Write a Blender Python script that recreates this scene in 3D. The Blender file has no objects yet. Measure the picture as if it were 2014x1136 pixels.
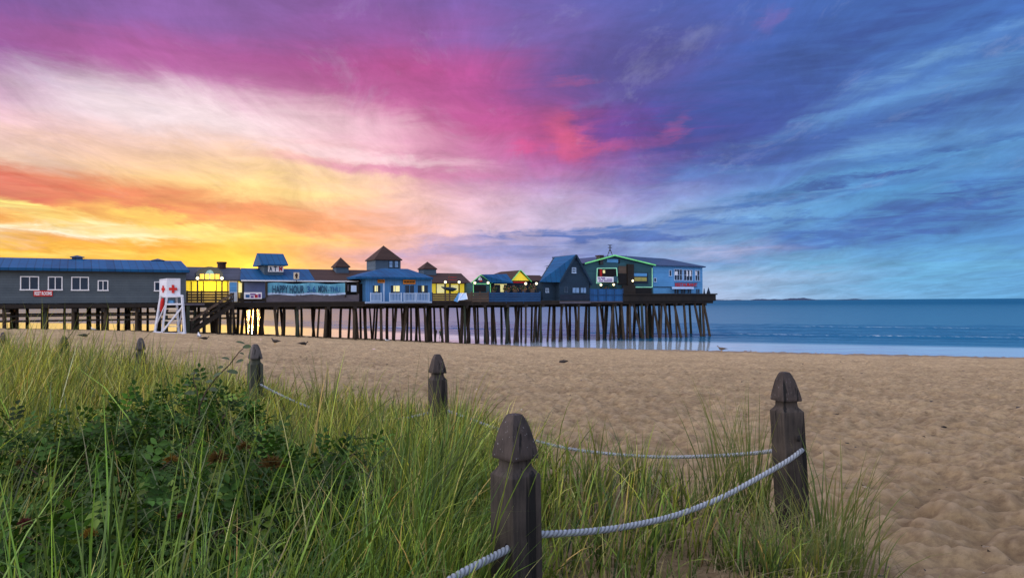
import bpy, math, random
import numpy as np
from mathutils import Vector, Matrix

R = random.Random(7)
rng = np.random.default_rng(11)
scn = bpy.context.scene
COL = scn.collection

# ------------------------------------------------------------------ camera
FPX = 1500.0
PIT = math.atan(24 / FPX); RHO = math.radians(0.32)
fw = np.array([0, math.cos(PIT), math.sin(PIT)])
_r = np.array([1.0, 0, 0]); _u = np.array([0, -math.sin(PIT), math.cos(PIT)])
rt = _r * math.cos(RHO) - _u * math.sin(RHO)
up = _u * math.cos(RHO) + _r * math.sin(RHO)
CAM = np.array([0, 0, 5.0])
cam = bpy.data.cameras.new('camera'); camo = bpy.data.objects.new('camera', cam); COL.objects.link(camo)
camo.matrix_world = Matrix(((rt[0], up[0], -fw[0], CAM[0]), (rt[1], up[1], -fw[1], CAM[1]), (rt[2], up[2], -fw[2], CAM[2]), (0, 0, 0, 1)))
cam.sensor_width = 36; cam.lens = 36 * FPX / 2014; cam.clip_start = 0.05; cam.clip_end = 60000
scn.camera = camo
scn.render.engine = 'CYCLES'
scn.view_settings.view_transform = 'Standard'; scn.view_settings.look = 'None'; scn.view_settings.exposure = 0
scn.cycles.max_bounces = 6; scn.cycles.transparent_max_bounces = 6
scn.cycles.use_denoising = True

def ray(x, y): return fw + rt * (x - 1007) / FPX + up * (568 - y) / FPX
def at_depth(x, y, Y):
    v = ray(x, y); return CAM + v * (Y / v[1])

# ------------------------------------------------------------------ noise
def ss(a, b, x):
    t = np.clip((np.asarray(x, float) - a) / (b - a), 0, 1); return t * t * (3 - 2 * t)
_perm = rng.permutation(4096); _rv = rng.random(4096) * 2 - 1
def vnoise(x, y, seed=0):
    xi = np.floor(x).astype(np.int64); yi = np.floor(y).astype(np.int64)
    fx = x - xi; fy = y - yi; fx = fx * fx * fx * (fx * (fx * 6 - 15) + 10); fy = fy * fy * fy * (fy * (fy * 6 - 15) + 10)
    def h(i, j): return _rv[_perm[(_perm[(i + seed * 131) & 4095] + j) & 4095]]
    a = h(xi, yi); b = h(xi + 1, yi); c = h(xi, yi + 1); d = h(xi + 1, yi + 1)
    return (a * (1 - fx) + b * fx) * (1 - fy) + (c * (1 - fx) + d * fx) * fy

# ------------------------------------------------------------------ terrain height
YB = [0, 1, 2.6, 4.2, 5, 6.5, 8.2, 10.3, 12.4, 14, 17, 40]
XB = [1.2, 1.35, 1.75, 1.85, 1.1, .2, -1.7, -4.2, -6.5, -8.6, -13, -45]
def tz(X, Y):
    X = np.asarray(X, float); Y = np.asarray(Y, float)
    b = .429 * X + .903 * Y
    z = 3.35 - np.maximum(b - 8, 0) * .0488
    z = z + 1.1 * ss(8, -42, X) * ss(20, 62, Y) * ss(150, 80, Y)
    xb = np.interp(Y, YB, XB)
    return z + .45 * ss(.9, -.7, X - xb) * ss(60, 20, Y)
def tz1(x, y): return float(tz(x, y))
def ground(x, y):
    v = ray(x, y); t = np.linspace(1.5, 220, 6000)
    Z = 5 + v[2] * t; g = tz(v[0] * t, v[1] * t); h = Z < g
    i = int(np.argmax(h | (Z < 0)))
    X, Y = v[0] * t[i], v[1] * t[i]
    return np.array([X, Y, max(tz1(X, Y), 0.0)])

# ------------------------------------------------------------------ materials
def lin(c): return tuple(((v / 255) / 12.92 if v / 255 <= .04045 else ((v / 255 + .055) / 1.055) ** 2.4) for v in c)
class NT:
    def __init__(s, t): s.t = t; s.n = t.nodes; s.l = t.links
    def new(s, ty, **kw):
        n = s.n.new(ty)
        for k, v in kw.items(): setattr(n, k, v)
        return n
    def put(s, sock, v):
        if v is None: return
        if isinstance(v, bpy.types.NodeSocket): s.l.new(v, sock)
        else: sock.default_value = v
    def m(s, op, a, b=None, c=None, clamp=False):
        n = s.new('ShaderNodeMath', operation=op, use_clamp=clamp)
        for i, v in enumerate((a, b, c)): s.put(n.inputs[i], v)
        return n.outputs[0]
    def v(s, op, a, b=None, scale=None):
        n = s.new('ShaderNodeVectorMath', operation=op); s.put(n.inputs[0], a); s.put(n.inputs[1], b)
        if scale is not None: s.put(n.inputs['Scale'], scale)
        return n.outputs['Value'] if op in ('LENGTH', 'DOT_PRODUCT', 'DISTANCE') else n.outputs[0]
    def mix(s, fac, a, b, blend='MIX'):
        n = s.new('ShaderNodeMix', data_type='RGBA', blend_type=blend); n.clamp_factor = True
        s.put(n.inputs[0], fac); s.put(n.inputs[6], a if isinstance(a, bpy.types.NodeSocket) else (*a[:3], 1)); s.put(n.inputs[7], b if isinstance(b, bpy.types.NodeSocket) else (*b[:3], 1))
        return n.outputs[2]
    def mr(s, x, a, b, c=0., d=1., it='LINEAR'):
        n = s.new('ShaderNodeMapRange', interpolation_type=it)
        for i, q in enumerate((x, a, b, c, d)): s.put(n.inputs[i], q)
        return n.outputs[0]
    def noise(s, vec, scale, detail=4, rough=.55, col=False, dist=0.):
        n = s.new('ShaderNodeTexNoise'); s.put(n.inputs['Vector'], vec); n.inputs['Scale'].default_value = scale
        n.inputs['Detail'].default_value = detail; n.inputs['Roughness'].default_value = rough; n.inputs['Distortion'].default_value = dist
        return n.outputs['Color' if col else 'Fac']
    def mapping(s, vec, loc=(0, 0, 0), rot=(0, 0, 0), sc=(1, 1, 1), ty='POINT'):
        n = s.new('ShaderNodeMapping', vector_type=ty); s.put(n.inputs['Vector'], vec)
        n.inputs['Location'].default_value = loc; n.inputs['Rotation'].default_value = rot; n.inputs['Scale'].default_value = sc
        return n.outputs[0]

def newmat(name):
    m = bpy.data.materials.new(name); m.use_nodes = True
    t = NT(m.node_tree); bs = t.n['Principled BSDF']
    return m, t, bs
PAX = np.array([.868, .496, 0]); PAX = PAX / np.linalg.norm(PAX); QAX = np.array([-PAX[1], PAX[0], 0])
PANG = math.atan2(PAX[1], PAX[0])
def pmat(name, col, col2=None, scale=1.5, stretch=(1, 1, 1), rough=.75, bump=.15, lines=None, spec=.3, emit=None, metal=0, amount=.85):
    """weathered surface: two tones by noise, optional courses (boards or shingles) every `lines` metres up (axis z) or along the pier (axis s)"""
    m, t, bs = newmat(name)
    g = t.new('ShaderNodeNewGeometry')
    pos = t.mapping(g.outputs['Position'], rot=(0, 0, -PANG))
    p2 = t.mapping(pos, sc=stretch)
    col2 = col2 or tuple(c * .6 for c in col)
    n1 = t.noise(p2, scale, 6, .62); n2 = t.noise(p2, scale * 7, 4, .6)
    f = t.mr(t.m('ADD', t.m('MULTIPLY', n1, .65), t.m('MULTIPLY', n2, .35)), .38, .62)
    c = t.mix(t.m('MULTIPLY', f, amount), col, col2)
    h = n2
    if lines:
        ax, step = lines
        sp = t.new('ShaderNodeSeparateXYZ'); t.put(sp.inputs[0], pos)
        w = t.m('FRACT', t.m('DIVIDE', sp.outputs[{'s': 0, 'd': 1, 'z': 2}[ax]], step))
        gap = t.m('GREATER_THAN', w, .86)
        c = t.mix(t.m('MULTIPLY', gap, .55), c, tuple(v * .25 for v in col))
        cell = t.m('FLOOR', t.m('DIVIDE', sp.outputs[{'s': 0, 'd': 1, 'z': 2}[ax]], step))
        wn = t.new('ShaderNodeTexWhiteNoise', noise_dimensions='1D'); t.put(wn.inputs['W'], cell)
        c = t.mix(t.m('MULTIPLY', wn.outputs['Value'], .25), c, tuple(min(1, v * 1.7 + .01) for v in col))
        h = t.m('SUBTRACT', n2, gap)
    t.put(bs.inputs['Base Color'], c); bs.inputs['Roughness'].default_value = rough; bs.inputs['Specular IOR Level'].default_value = spec; bs.inputs['Metallic'].default_value = metal
    if bump:
        b = t.new('ShaderNodeBump'); b.inputs['Strength'].default_value = bump; b.inputs['Distance'].default_value = .02; t.put(b.inputs['Height'], h); t.put(bs.inputs['Normal'], b.outputs[0])
    if emit:
        e, st = emit
        t.put(bs.inputs['Emission Color'], t.mix(f, e, tuple(v * .72 for v in e))); bs.inputs['Emission Strength'].default_value = st
    return m

# ------------------------------------------------------------------ mesh builder and objects
class MB:
    def __init__(s): s.v = []; s.f = []
    def add(s, vs, fs):
        o = len(s.v); s.v += [tuple(float(c) for c in p) for p in vs]; s.f += [tuple(i + o for i in f) for f in fs]; return s
    def hexa(s, b, t):   # 4 bottom + 4 top corners, counter-clockwise seen from above
        return s.add(list(b) + list(t), [(3, 2, 1, 0), (4, 5, 6, 7), (0, 1, 5, 4), (1, 2, 6, 5), (2, 3, 7, 6), (3, 0, 4, 7)])
    def box(s, s0, s1, d0, d1, z0, z1):   # pier frame
        b = [W(s0, d0, z0), W(s1, d0, z0), W(s1, d1, z0), W(s0, d1, z0)]; return s.hexa(b, [p + np.array([0, 0, z1 - z0]) for p in b])
    def wbox(s, c, sx, sy, sz, rz=0):     # world box, centre bottom
        ca, sa = math.cos(rz), math.sin(rz)
        b = [np.array([c[0] + x * ca - y * sa, c[1] + x * sa + y * ca, c[2]]) for x, y in ((-sx/2, -sy/2), (sx/2, -sy/2), (sx/2, sy/2), (-sx/2, sy/2))]
        return s.hexa(b, [p + np.array([0, 0, sz]) for p in b])
    def beam(s, a, b, w, h=None):
        a = np.array(a, float); b = np.array(b, float); h = h or w; d = b - a; d /= np.linalg.norm(d)
        x = np.cross(d, [0, 0, 1.0]); x = np.array([1.0, 0, 0]) if np.linalg.norm(x) < 1e-4 else x / np.linalg.norm(x); y = np.cross(x, d)
        q = [x*w/2+y*h/2, -x*w/2+y*h/2, -x*w/2-y*h/2, x*w/2-y*h/2]
        return s.add([a + k for k in q] + [b + k for k in q], [(0, 1, 2, 3), (7, 6, 5, 4), (1, 0, 4, 5), (2, 1, 5, 6), (3, 2, 6, 7), (0, 3, 7, 4)])
    def tube(s, pts, rad, n=8, cap=True):
        pts = [np.array(p, float) for p in pts]; k = len(pts); rads = rad if hasattr(rad, '__len__') else [rad] * k
        vs = []; ref = np.array([.3, .2, .93])
        for i in range(k):
            d = pts[min(i+1, k-1)] - pts[max(i-1, 0)]; d /= np.linalg.norm(d)
            x = np.cross(d, ref); x = x / np.linalg.norm(x) if np.linalg.norm(x) > 1e-3 else np.array([1., 0, 0]); y = np.cross(d, x)
            vs += [pts[i] + rads[i] * (x * math.cos(a) + y * math.sin(a)) for a in np.linspace(0, 2*math.pi, n, endpoint=False)]
        fs = [(i*n+j, i*n+(j+1) % n, (i+1)*n+(j+1) % n, (i+1)*n+j) for i in range(k-1) for j in range(n)]
        if cap: fs += [tuple(range(n))[::-1], tuple(range((k-1)*n, k*n))]
        return s.add(vs, fs)
    def ball(s, c, r, n=10, m=7, sc=(1, 1, 1)):
        c = np.array(c, float); vs = [c + np.array([0, 0, -r*sc[2]])]
        for i in range(1, m):
            a = math.pi * i / m
            vs += [c + np.array([r*sc[0]*math.sin(a)*math.cos(b), r*sc[1]*math.sin(a)*math.sin(b), -r*sc[2]*math.cos(a)]) for b in np.linspace(0, 2*math.pi, n, endpoint=False)]
        vs.append(c + np.array([0, 0, r*sc[2]])); e = len(vs) - 1
        fs = [(0, 1+(j+1) % n, 1+j) for j in range(n)] + [(1+i*n+j, 1+i*n+(j+1) % n, 1+(i+1)*n+(j+1) % n, 1+(i+1)*n+j) for i in range(m-2) for j in range(n)]
        fs += [(e, 1+(m-2)*n+j, 1+(m-2)*n+(j+1) % n) for j in range(n)]
        return s.add(vs, fs)
    def loft(s, rings, cap=True):
        n = len(rings[0]); vs = [p for r in rings for p in r]; k = len(rings)
        fs = [(i*n+j, i*n+(j+1) % n, (i+1)*n+(j+1) % n, (i+1)*n+j) for i in range(k-1) for j in range(n)]
        if cap: fs += [tuple(range(n))[::-1], tuple(range((k-1)*n, k*n))]
        return s.add(vs, fs)
    def mesh(s, name, origin=(0, 0, 0), smooth=False):
        me = bpy.data.meshes.new(name); o = np.array(origin, float)
        me.from_pydata([tuple(np.array(p) - o) for p in s.v], [], s.f); me.update()
        if smooth: me.shade_smooth()
        return me

def tag(o, label, cat, group=None):
    o['label'] = label; o['category'] = cat
    if group: o['group'] = group
    return o
def thing(name, label, cat, loc, group=None):
    o = bpy.data.objects.new(name, None); o.empty_display_size = .2; COL.objects.link(o); o.location = tuple(float(c) for c in loc)
    return tag(o, label, cat, group)
def part(name, mb, mat, parent, smooth=False, label=None):
    org = np.zeros(3); q = parent
    while q is not None: org = org + np.array(q.location); q = q.parent
    o = bpy.data.objects.new(name, mb.mesh(name, org, smooth)); COL.objects.link(o); o.parent = parent
    if mat: o.data.materials.append(mat)
    if label: o['label'] = label
    return o
def solo(name, mb, mat, loc, label, cat, group=None, smooth=False):
    o = bpy.data.objects.new(name, mb.mesh(name, loc, smooth)); COL.objects.link(o); o.location = tuple(float(c) for c in loc)
    o.data.materials.append(mat); return tag(o, label, cat, group)
def struct(o, kind='structure'): o['kind'] = kind; return o
def dup(root, loc, rz=0, label=None):
    r = root.copy(); COL.objects.link(r); r.location = tuple(float(c) for c in loc); r.rotation_euler = (0, 0, rz)
    if label: r['label'] = label
    for ch in list(root.children):
        c = ch.copy(); COL.objects.link(c); c.parent = r
        for gch in list(ch.children):
            d = gch.copy(); COL.objects.link(d); d.parent = c
    return r

# ------------------------------------------------------------------ sky (world)
XS = [0, 225, 450, 675, 900, 1125, 1350, 1575, 1800, 2014]
SKY = {
 20: [(125,88,165),(140,95,170),(130,95,168),(140,90,166),(125,90,168),(105,100,180),(75,95,178),(65,105,185),(65,110,188),(65,115,190)],
 90: [(135,85,165),(155,85,160),(150,90,165),(150,85,163),(160,85,160),(115,95,175),(80,100,180),(62,98,180),(70,118,190),(70,120,195)],
 140:[(205,125,180),(195,100,160),(165,85,155),(185,80,155),(190,75,150),(130,90,170),(80,95,178),(65,100,180),(75,125,195),(80,130,200)],
 200:[(230,190,215),(245,225,230),(225,170,205),(205,110,165),(170,75,150),(130,80,165),(70,80,170),(60,100,180),(80,130,200),(90,140,205)],
 250:[(240,200,205),(245,205,205),(245,215,220),(235,175,200),(195,85,155),(190,72,145),(75,70,165),(62,95,178),(75,125,195),(85,140,205)],
 300:[(240,215,200),(245,210,180),(248,210,185),(240,195,200),(205,120,175),(185,78,152),(75,85,170),(65,105,185),(85,145,210),(90,150,210)],
 350:[(225,130,120),(245,195,150),(250,215,150),(250,215,175),(215,150,190),(160,120,185),(95,115,190),(75,125,195),(80,155,215),(95,165,220)],
 390:[(225,115,100),(230,130,100),(248,205,120),(250,205,165),(235,190,205),(190,165,215),(125,160,215),(90,150,215),(95,175,228),(100,175,225)],
 430:[(240,170,70),(245,190,90),(235,150,105),(240,175,140),(235,195,210),(195,185,225),(140,180,225),(105,175,225),(90,170,225),(85,150,215)],
 465:[(250,190,70),(248,205,100),(248,195,90),(245,180,140),(235,200,215),(170,175,220),(120,165,215),(100,165,220),(75,140,205),(85,150,215)],
 500:[(250,200,60),(250,180,60),(250,195,60),(235,165,140),(190,165,210),(125,155,215),(130,175,220),(110,175,225),(90,165,220),(95,165,220)],
 540:[(250,210,60),(250,200,60),(252,225,60),(245,190,140),(215,190,215),(150,175,225),(165,190,225),(140,185,228),(105,175,226),(95,170,225)],
 580:[(250,205,70),(252,215,70),(252,228,75),(248,205,150),(225,200,220),(175,190,228),(180,198,229),(152,192,230),(118,184,230),(106,177,227)],
}
def sky_rgb(az, el):
    d = np.array([math.sin(az)*math.cos(el), math.cos(az)*math.cos(el), math.sin(el)])
    k = d @ fw; x = 1007 + FPX * (d @ rt) / k; y = 568 - FPX * (d @ up) / k
    ys = sorted(SKY); y = min(max(y, ys[0]), ys[-1]); x = min(max(x, 0), 2014)
    i = max(j for j in range(len(ys)) if ys[j] <= y); i2 = min(i+1, len(ys)-1); fy = 0 if i == i2 else (y-ys[i])/(ys[i2]-ys[i])
    j = max(q for q in range(len(XS)) if XS[q] <= x); j2 = min(j+1, len(XS)-1); fx = 0 if j == j2 else (x-XS[j])/(XS[j2]-XS[j])
    g = lambda a, b: np.array(lin(SKY[ys[a]][b]))
    return (g(i, j)*(1-fx)+g(i, j2)*fx)*(1-fy)+(g(i2, j)*(1-fx)+g(i2, j2)*fx)*fy
def azel(x, y):
    v = ray(x, y); v = v / np.linalg.norm(v); return math.atan2(v[0], v[1]), math.asin(v[2])
SUN_AZ, SUN_EL = azel(497, 541)
BACK = 1.75
def build_world():
    w = bpy.data.worlds.new('World'); scn.world = w; w.use_nodes = True
    t = NT(w.node_tree); t.n.clear()
    out = t.new('ShaderNodeOutputWorld'); bg = t.new('ShaderNodeBackground')
    tc = t.new('ShaderNodeTexCoord'); d = tc.outputs['Generated']
    sp = t.new('ShaderNodeSeparateXYZ'); t.put(sp.inputs[0], d); x, y, z = sp.outputs
    az = t.m('ARCTAN2', x, y); el = t.m('ARCSINE', z)
    # cloud layer coordinates: streaks run away over the horizon
    zz = t.m('ADD', t.m('MAXIMUM', z, 0.), .10)
    cv = t.new('ShaderNodeCombineXYZ'); t.put(cv.inputs[0], t.m('DIVIDE', x, zz)); t.put(cv.inputs[1], t.m('DIVIDE', y, zz))
    streak = t.mapping(cv.outputs[0], sc=(1.0, .42, 1))
    nA = t.noise(streak, .9, 5, .58, True, .3); nB = t.noise(streak, 3.2, 9, .70, True, .5)
    # flat wisps for the low sky
    ae = t.new('ShaderNodeCombineXYZ'); t.put(ae.inputs[0], az); t.put(ae.inputs[1], el)
    wis = t.mapping(ae.outputs[0], rot=(0, 0, -.12), sc=(1, 5.5, 1)); nC = t.noise(wis, 9., 8, .62, True, .6)
    half = (.5, .5, .5)
    wA = t.v('MULTIPLY', t.v('SUBTRACT', nA, half), (.10, .045, 0)); wB = t.v('MULTIPLY', t.v('SUBTRACT', nB, half), (.05, .036, 0)); wC = t.v('MULTIPLY', t.v('SUBTRACT', nC, half), (.09, .026, 0))
    off = t.v('SCALE', t.v('ADD', t.v('ADD', wA, wB), wC), scale=t.mr(el, -.01, .10, .25, 1.))
    P = t.v('ADD', ae.outputs[0], off)
    ps = t.new('ShaderNodeSeparateXYZ'); t.put(ps.inputs[0], P); pa, pe = ps.outputs[0], ps.outputs[1]
    pos = t.mr(pa, -.7, .7)
    rows = [.0, .015, .035, .06, .085, .11, .135, .16, .19, .22, .255, .29, .33, .38, .48]
    prev = None
    for i, e in enumerate(rows):
        rp = t.new('ShaderNodeValToRGB'); cr = rp.color_ramp; cr.interpolation = 'B_SPLINE'; n = 20
        for k in range(n):
            q = k / (n-1); c = sky_rgb(-.7 + 1.4*q, e)
            if k == 0: el_ = cr.elements[0]; el_.position = 0
            elif k == 1: el_ = cr.elements[1]; el_.position = q
            else: el_ = cr.elements.new(q)
            el_.color = (*c, 1)
        t.put(rp.inputs[0], pos)
        prev = rp.outputs[0] if prev is None else t.mix(t.mr(pe, rows[i-1], e), prev, rp.outputs[0])
    c = prev
    # cloud banks of the evening sky: place, spread, tilt, colour, cover
    B = [
     ((70,112),(240,52),.12,(150,88,165),.95), ((340,140),(220,36),.12,(178,90,160),.85), ((580,150),(160,32),.1,(180,82,156),.6),
     ((310,212),(210,36),.10,(248,234,236),.75), ((620,235),(170,34),.10,(246,215,224),.5),
     ((880,170),(230,50),.22,(190,76,150),.35), ((990,235),(160,30),.1,(196,76,148),.4),
     ((60,372),(190,24),.12,(216,104,94),1.0), ((330,398),(220,20),.14,(228,126,92),.75), ((560,428),(240,18),.10,(234,150,104),.55),
     ((470,372),(180,24),.04,(252,224,150),.6), ((330,318),(220,24),.06,(246,206,176),.4),
     ((120,455),(210,11),-.02,(255,253,225),1.0), ((50,412),(90,10),.22,(255,238,140),.95), ((300,438),(90,13),.2,(255,222,110),.8),
     ((110,492),(130,7),.0,(255,225,120),.7), ((470,462),(190,9),.03,(253,218,110),.6), ((200,475),(220,7),.04,(236,150,52),.6),
     ((810,332),(200,12),.02,(214,128,178),.75), ((700,305),(190,10),.06,(246,218,226),.6),
     ((1240,255),(110,40),-.1,(88,56,152),.75), ((1420,250),(150,60),-.18,(52,66,162),.6),
     ((1122,272),(40,24),.7,(228,92,136),.75), ((1185,292),(70,9),-.05,(208,84,140),.55), ((1240,262),(60,20),-.1,(112,54,150),.8), ((1322,250),(34,9),-.65,(190,82,152),.6), ((1135,168),(40,7),-.18,(224,92,146),.75), ((1045,287),(34,8),-.1,(216,76,142),.6), ((1515,42),(16,18),.3,(120,100,175),.6),
     ((1335,92),(70,12),-.32,(118,138,200),.6), ((1190,205),(60,9),-.25,(126,118,188),.5),
     ((1180,462),(220,11),-.03,(72,112,186),1.15), ((1480,430),(130,6),-.03,(72,126,198),1.1), ((1260,447),(140,7),-.02,(80,124,196),1.0), ((1100,492),(170,12),.0,(104,130,196),.9), ((1560,476),(170,9),-.08,(72,126,200),.9),
     ((1660,452),(230,26),-.16,(66,120,194),1.15), ((1905,398),(150,36),-.22,(62,110,186),1.05), ((1610,374),(200,12),-.14,(56,102,176),1.1), ((1500,395),(120,7),-.12,(62,108,180),.9), ((1780,332),(230,13),-.14,(104,178,232),.8), ((1700,350),(160,5),-.12,(58,104,178),.9), ((1880,295),(150,8),-.12,(62,112,186),.9),
     ((1240,130),(160,54),-.2,(84,78,156),.85), ((1800,528),(280,30),.0,(108,184,228),.8), ((1500,185),(210,46),-.2,(54,86,168),.6), ((1600,60),(160,24),-.2,(56,92,176),.55), ((1700,215),(190,12),-.2,(108,158,214),.6), ((1850,120),(170,11),-.25,(114,164,216),.6), ((1560,312),(190,9),-.1,(108,158,216),.6), ((1760,298),(160,10),-.08,(116,176,226),.65), ((1040,60),(120,20),-.1,(120,100,178),.5),
     ((1420,490),(100,15),-.02,(186,192,226),.65), ((1880,170),(230,16),-.2,(98,156,216),.7), ((1700,70),(220,22),-.22,(54,86,164),.8), ((1930,40),(140,14),-.22,(56,96,172),.8),
     ((1700,255),(260,22),-.16,(56,96,172),.8), ((1500,545),(140,10),.0,(200,202,230),.3), ((960,500),(190,12),.02,(150,158,214),.6),
    ]
    fib = t.mr(t.noise(t.mapping(ae.outputs[0], rot=(0, 0, -.16), sc=(1, 9, 1)), 11., 6, .6, False, .8), .40, .60)
    for (cx, cy), (sx, sy), rot, rgb, st in B:
        a0, e0 = azel(cx, cy); k = math.cos(e0)
        q = t.mapping(P, loc=(a0, e0, 0), rot=(0, 0, -rot), sc=(sx/FPX*1.0, sy/FPX*k, 1), ty='TEXTURE')
        f = t.mr(t.v('LENGTH', q), 0., 2.1, st, 0., 'SMOOTHERSTEP')
        if (cy > 300 and cx > 900 or cx > 1330) and sx > 100: f = t.m('MULTIPLY', f, t.m('ADD', .35, t.m('MULTIPLY', fib, .85)), clamp=True)
        elif cy > 340: f = t.m('MULTIPLY', f, t.m('ADD', .5, t.m('MULTIPLY', fib, .65)), clamp=True)
        c = t.mix(f, c, lin(rgb))
    # wisps: lighter and darker streaks
    c = t.mix(t.mr(az, .05, .6, 0, .08), c, lin((88, 140, 205)))
    sB = t.new('ShaderNodeSeparateColor'); t.put(sB.inputs[0], nB); sC = t.new('ShaderNodeSeparateColor'); t.put(sC.inputs[0], nC)
    kB = t.mr(sB.outputs[2], .3, .7, -.22, .20); kC = t.mr(sC.outputs[2], .3, .7, -.07, .07)
    c = t.mix(1., c, t.v('SCALE', (1, 1, 1), scale=t.m('ADD', t.mr(az, -.1, .5, 1., .93), t.m('ADD', kB, kC))), 'MULTIPLY')
    lightw = t.m('MULTIPLY', t.mr(sB.outputs[0], .56, .76, 0., .22), t.mr(el, .06, .17)); c = t.mix(lightw, c, lin((206, 206, 232)))
    gm = t.new('ShaderNodeGamma'); t.put(gm.inputs[0], c); gm.inputs[1].default_value = 1.06; c = t.v('SCALE', gm.outputs[0], scale=1.02); c = t.mix(.05, c, (.40, .40, .46))
    # overhead and unseen sky behind, brightened on the left to light the foreground
    zen = t.mr(el, .45, 1.1); c = t.mix(zen, c, t.mix(t.mr(x, -.7, .7), (1.35, 1.22, 1.25), (.55, .66, 1.0)))
    back = t.mix(t.mr(el, 0, 1.), (.98, .92, .96), (.70, .78, 1.05))
    back = t.mix(t.mr(sB.outputs[1], .35, .65), back, (.62, .62, .78))
    back = t.mix(1., back, t.mix(t.mr(x, -.75, .75), (2.15, 1.95, 1.68), (.34, .42, .54)), 'MULTIPLY'); back = t.v('SCALE', back, scale=BACK)
    bm = t.mr(t.m('ABSOLUTE', az), .72, 1.5, 0, 1, 'SMOOTHSTEP')
    c = t.mix(bm, c, back)
    # glow around the sun
    sd = (math.sin(SUN_AZ)*math.cos(SUN_EL), math.cos(SUN_AZ)*math.cos(SUN_EL), math.sin(SUN_EL))
    ang = t.m('ARCCOSINE', t.m('MINIMUM', t.v('DOT_PRODUCT', d, sd), 1.))
    gl = t.mr(ang, 0., math.radians(1.1), 1., 0., 'SMOOTHERSTEP')
    c = t.v('ADD', c, t.v('SCALE', (3.2, 1.15, .05), scale=gl))
    gl2 = t.mr(ang, 0., math.radians(5), 1., 0., 'SMOOTHERSTEP')
    c = t.v('ADD', c, t.v('SCALE', (.30, .16, .0), scale=gl2))
    t.put(bg.inputs['Color'], c); bg.inputs['Strength'].default_value = 1.0
    # physical twilight sky added under the clouds
    ns = t.new('ShaderNodeTexSky', sky_type='NISHITA'); ns.sun_disc = False; ns.sun_elevation = SUN_EL; ns.sun_rotation = SUN_AZ
    bg2 = t.new('ShaderNodeBackground'); t.put(bg2.inputs['Color'], ns.outputs[0]); bg2.inputs['Strength'].default_value = .008
    ad = t.new('ShaderNodeAddShader'); t.put(ad.inputs[0], bg.outputs[0]); t.put(ad.inputs[1], bg2.outputs[0]); t.put(out.inputs[0], ad.outputs[0])
    w.cycles.sampling_method = 'MANUAL'; w.cycles.sample_map_resolution = 1024
build_world()
sl = bpy.data.lights.new('sun', 'SUN'); sl.energy = .10; sl.angle = math.radians(.6); sl.color = (1, .34, .06)
so = bpy.data.objects.new('sun', sl); COL.objects.link(so); so.location = (0, 0, 40)
_sv = Vector((math.sin(SUN_AZ)*math.cos(SUN_EL), math.cos(SUN_AZ)*math.cos(SUN_EL), math.sin(SUN_EL)))
so.rotation_euler = _sv.to_track_quat('Z', 'Y').to_euler()

# ------------------------------------------------------------------ beach
def grid_mesh(name, X, Y, Z, smooth=True, wrap=False):
    n, m = X.shape; v = np.stack([X, Y, Z], -1).reshape(-1, 3)
    i, j = np.meshgrid(np.arange(n-1), np.arange(m if wrap else m-1), indexing='ij'); j2 = (j+1) % m
    f = np.stack([i*m+j, i*m+j2, (i+1)*m+j2, (i+1)*m+j], -1).reshape(-1, 4)
    me = bpy.data.meshes.new(name); me.vertices.add(len(v)); me.vertices.foreach_set('co', v.ravel().astype(np.float32))
    me.loops.add(f.size); me.loops.foreach_set('vertex_index', f.ravel().astype(np.int32))
    me.polygons.add(len(f)); me.polygons.foreach_set('loop_start', np.arange(0, f.size, 4, dtype=np.int32)); me.polygons.foreach_set('loop_total', np.full(len(f), 4, np.int32))
    me.update(calc_edges=True)
    if smooth: me.shade_smooth()
    return me
def dimples(X, Y):
    w = .35*vnoise(X*1.1, Y*1.1, 9)
    z = .020*vnoise(X*1.6+w, Y*1.9, 1) + .044*vnoise(X*3.3+w, Y*4.1+w, 2) + .042*vnoise(X*7.5, Y*8, 3) + .016*vnoise(X*17, Y*18, 4)
    foot = vnoise(X*2.6+3*w, Y*3.4, 5); z -= .045*np.maximum(foot-.25, 0)*1.6          # trodden hollows
    z += .040*(.5-np.abs(vnoise(X*1.7+w, Y*2.9+w, 14))*1.6) + .032*(.5-np.abs(vnoise(X*3.6, Y*6.0, 15))*1.6)      # crisp rims between old footprints
    z += .05*vnoise(X*.35, Y*.4, 6)
    return z
def sand_z(X, Y):
    X = np.asarray(X, float); Y = np.asarray(Y, float); rr = np.hypot(X, Y); xb = np.interp(Y, YB, XB)
    return tz(X, Y)+dimples(X, Y)*ss(190, 40, rr)*(1-.55*ss(.3, -.5, X-xb)*ss(18, 12, Y))
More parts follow.
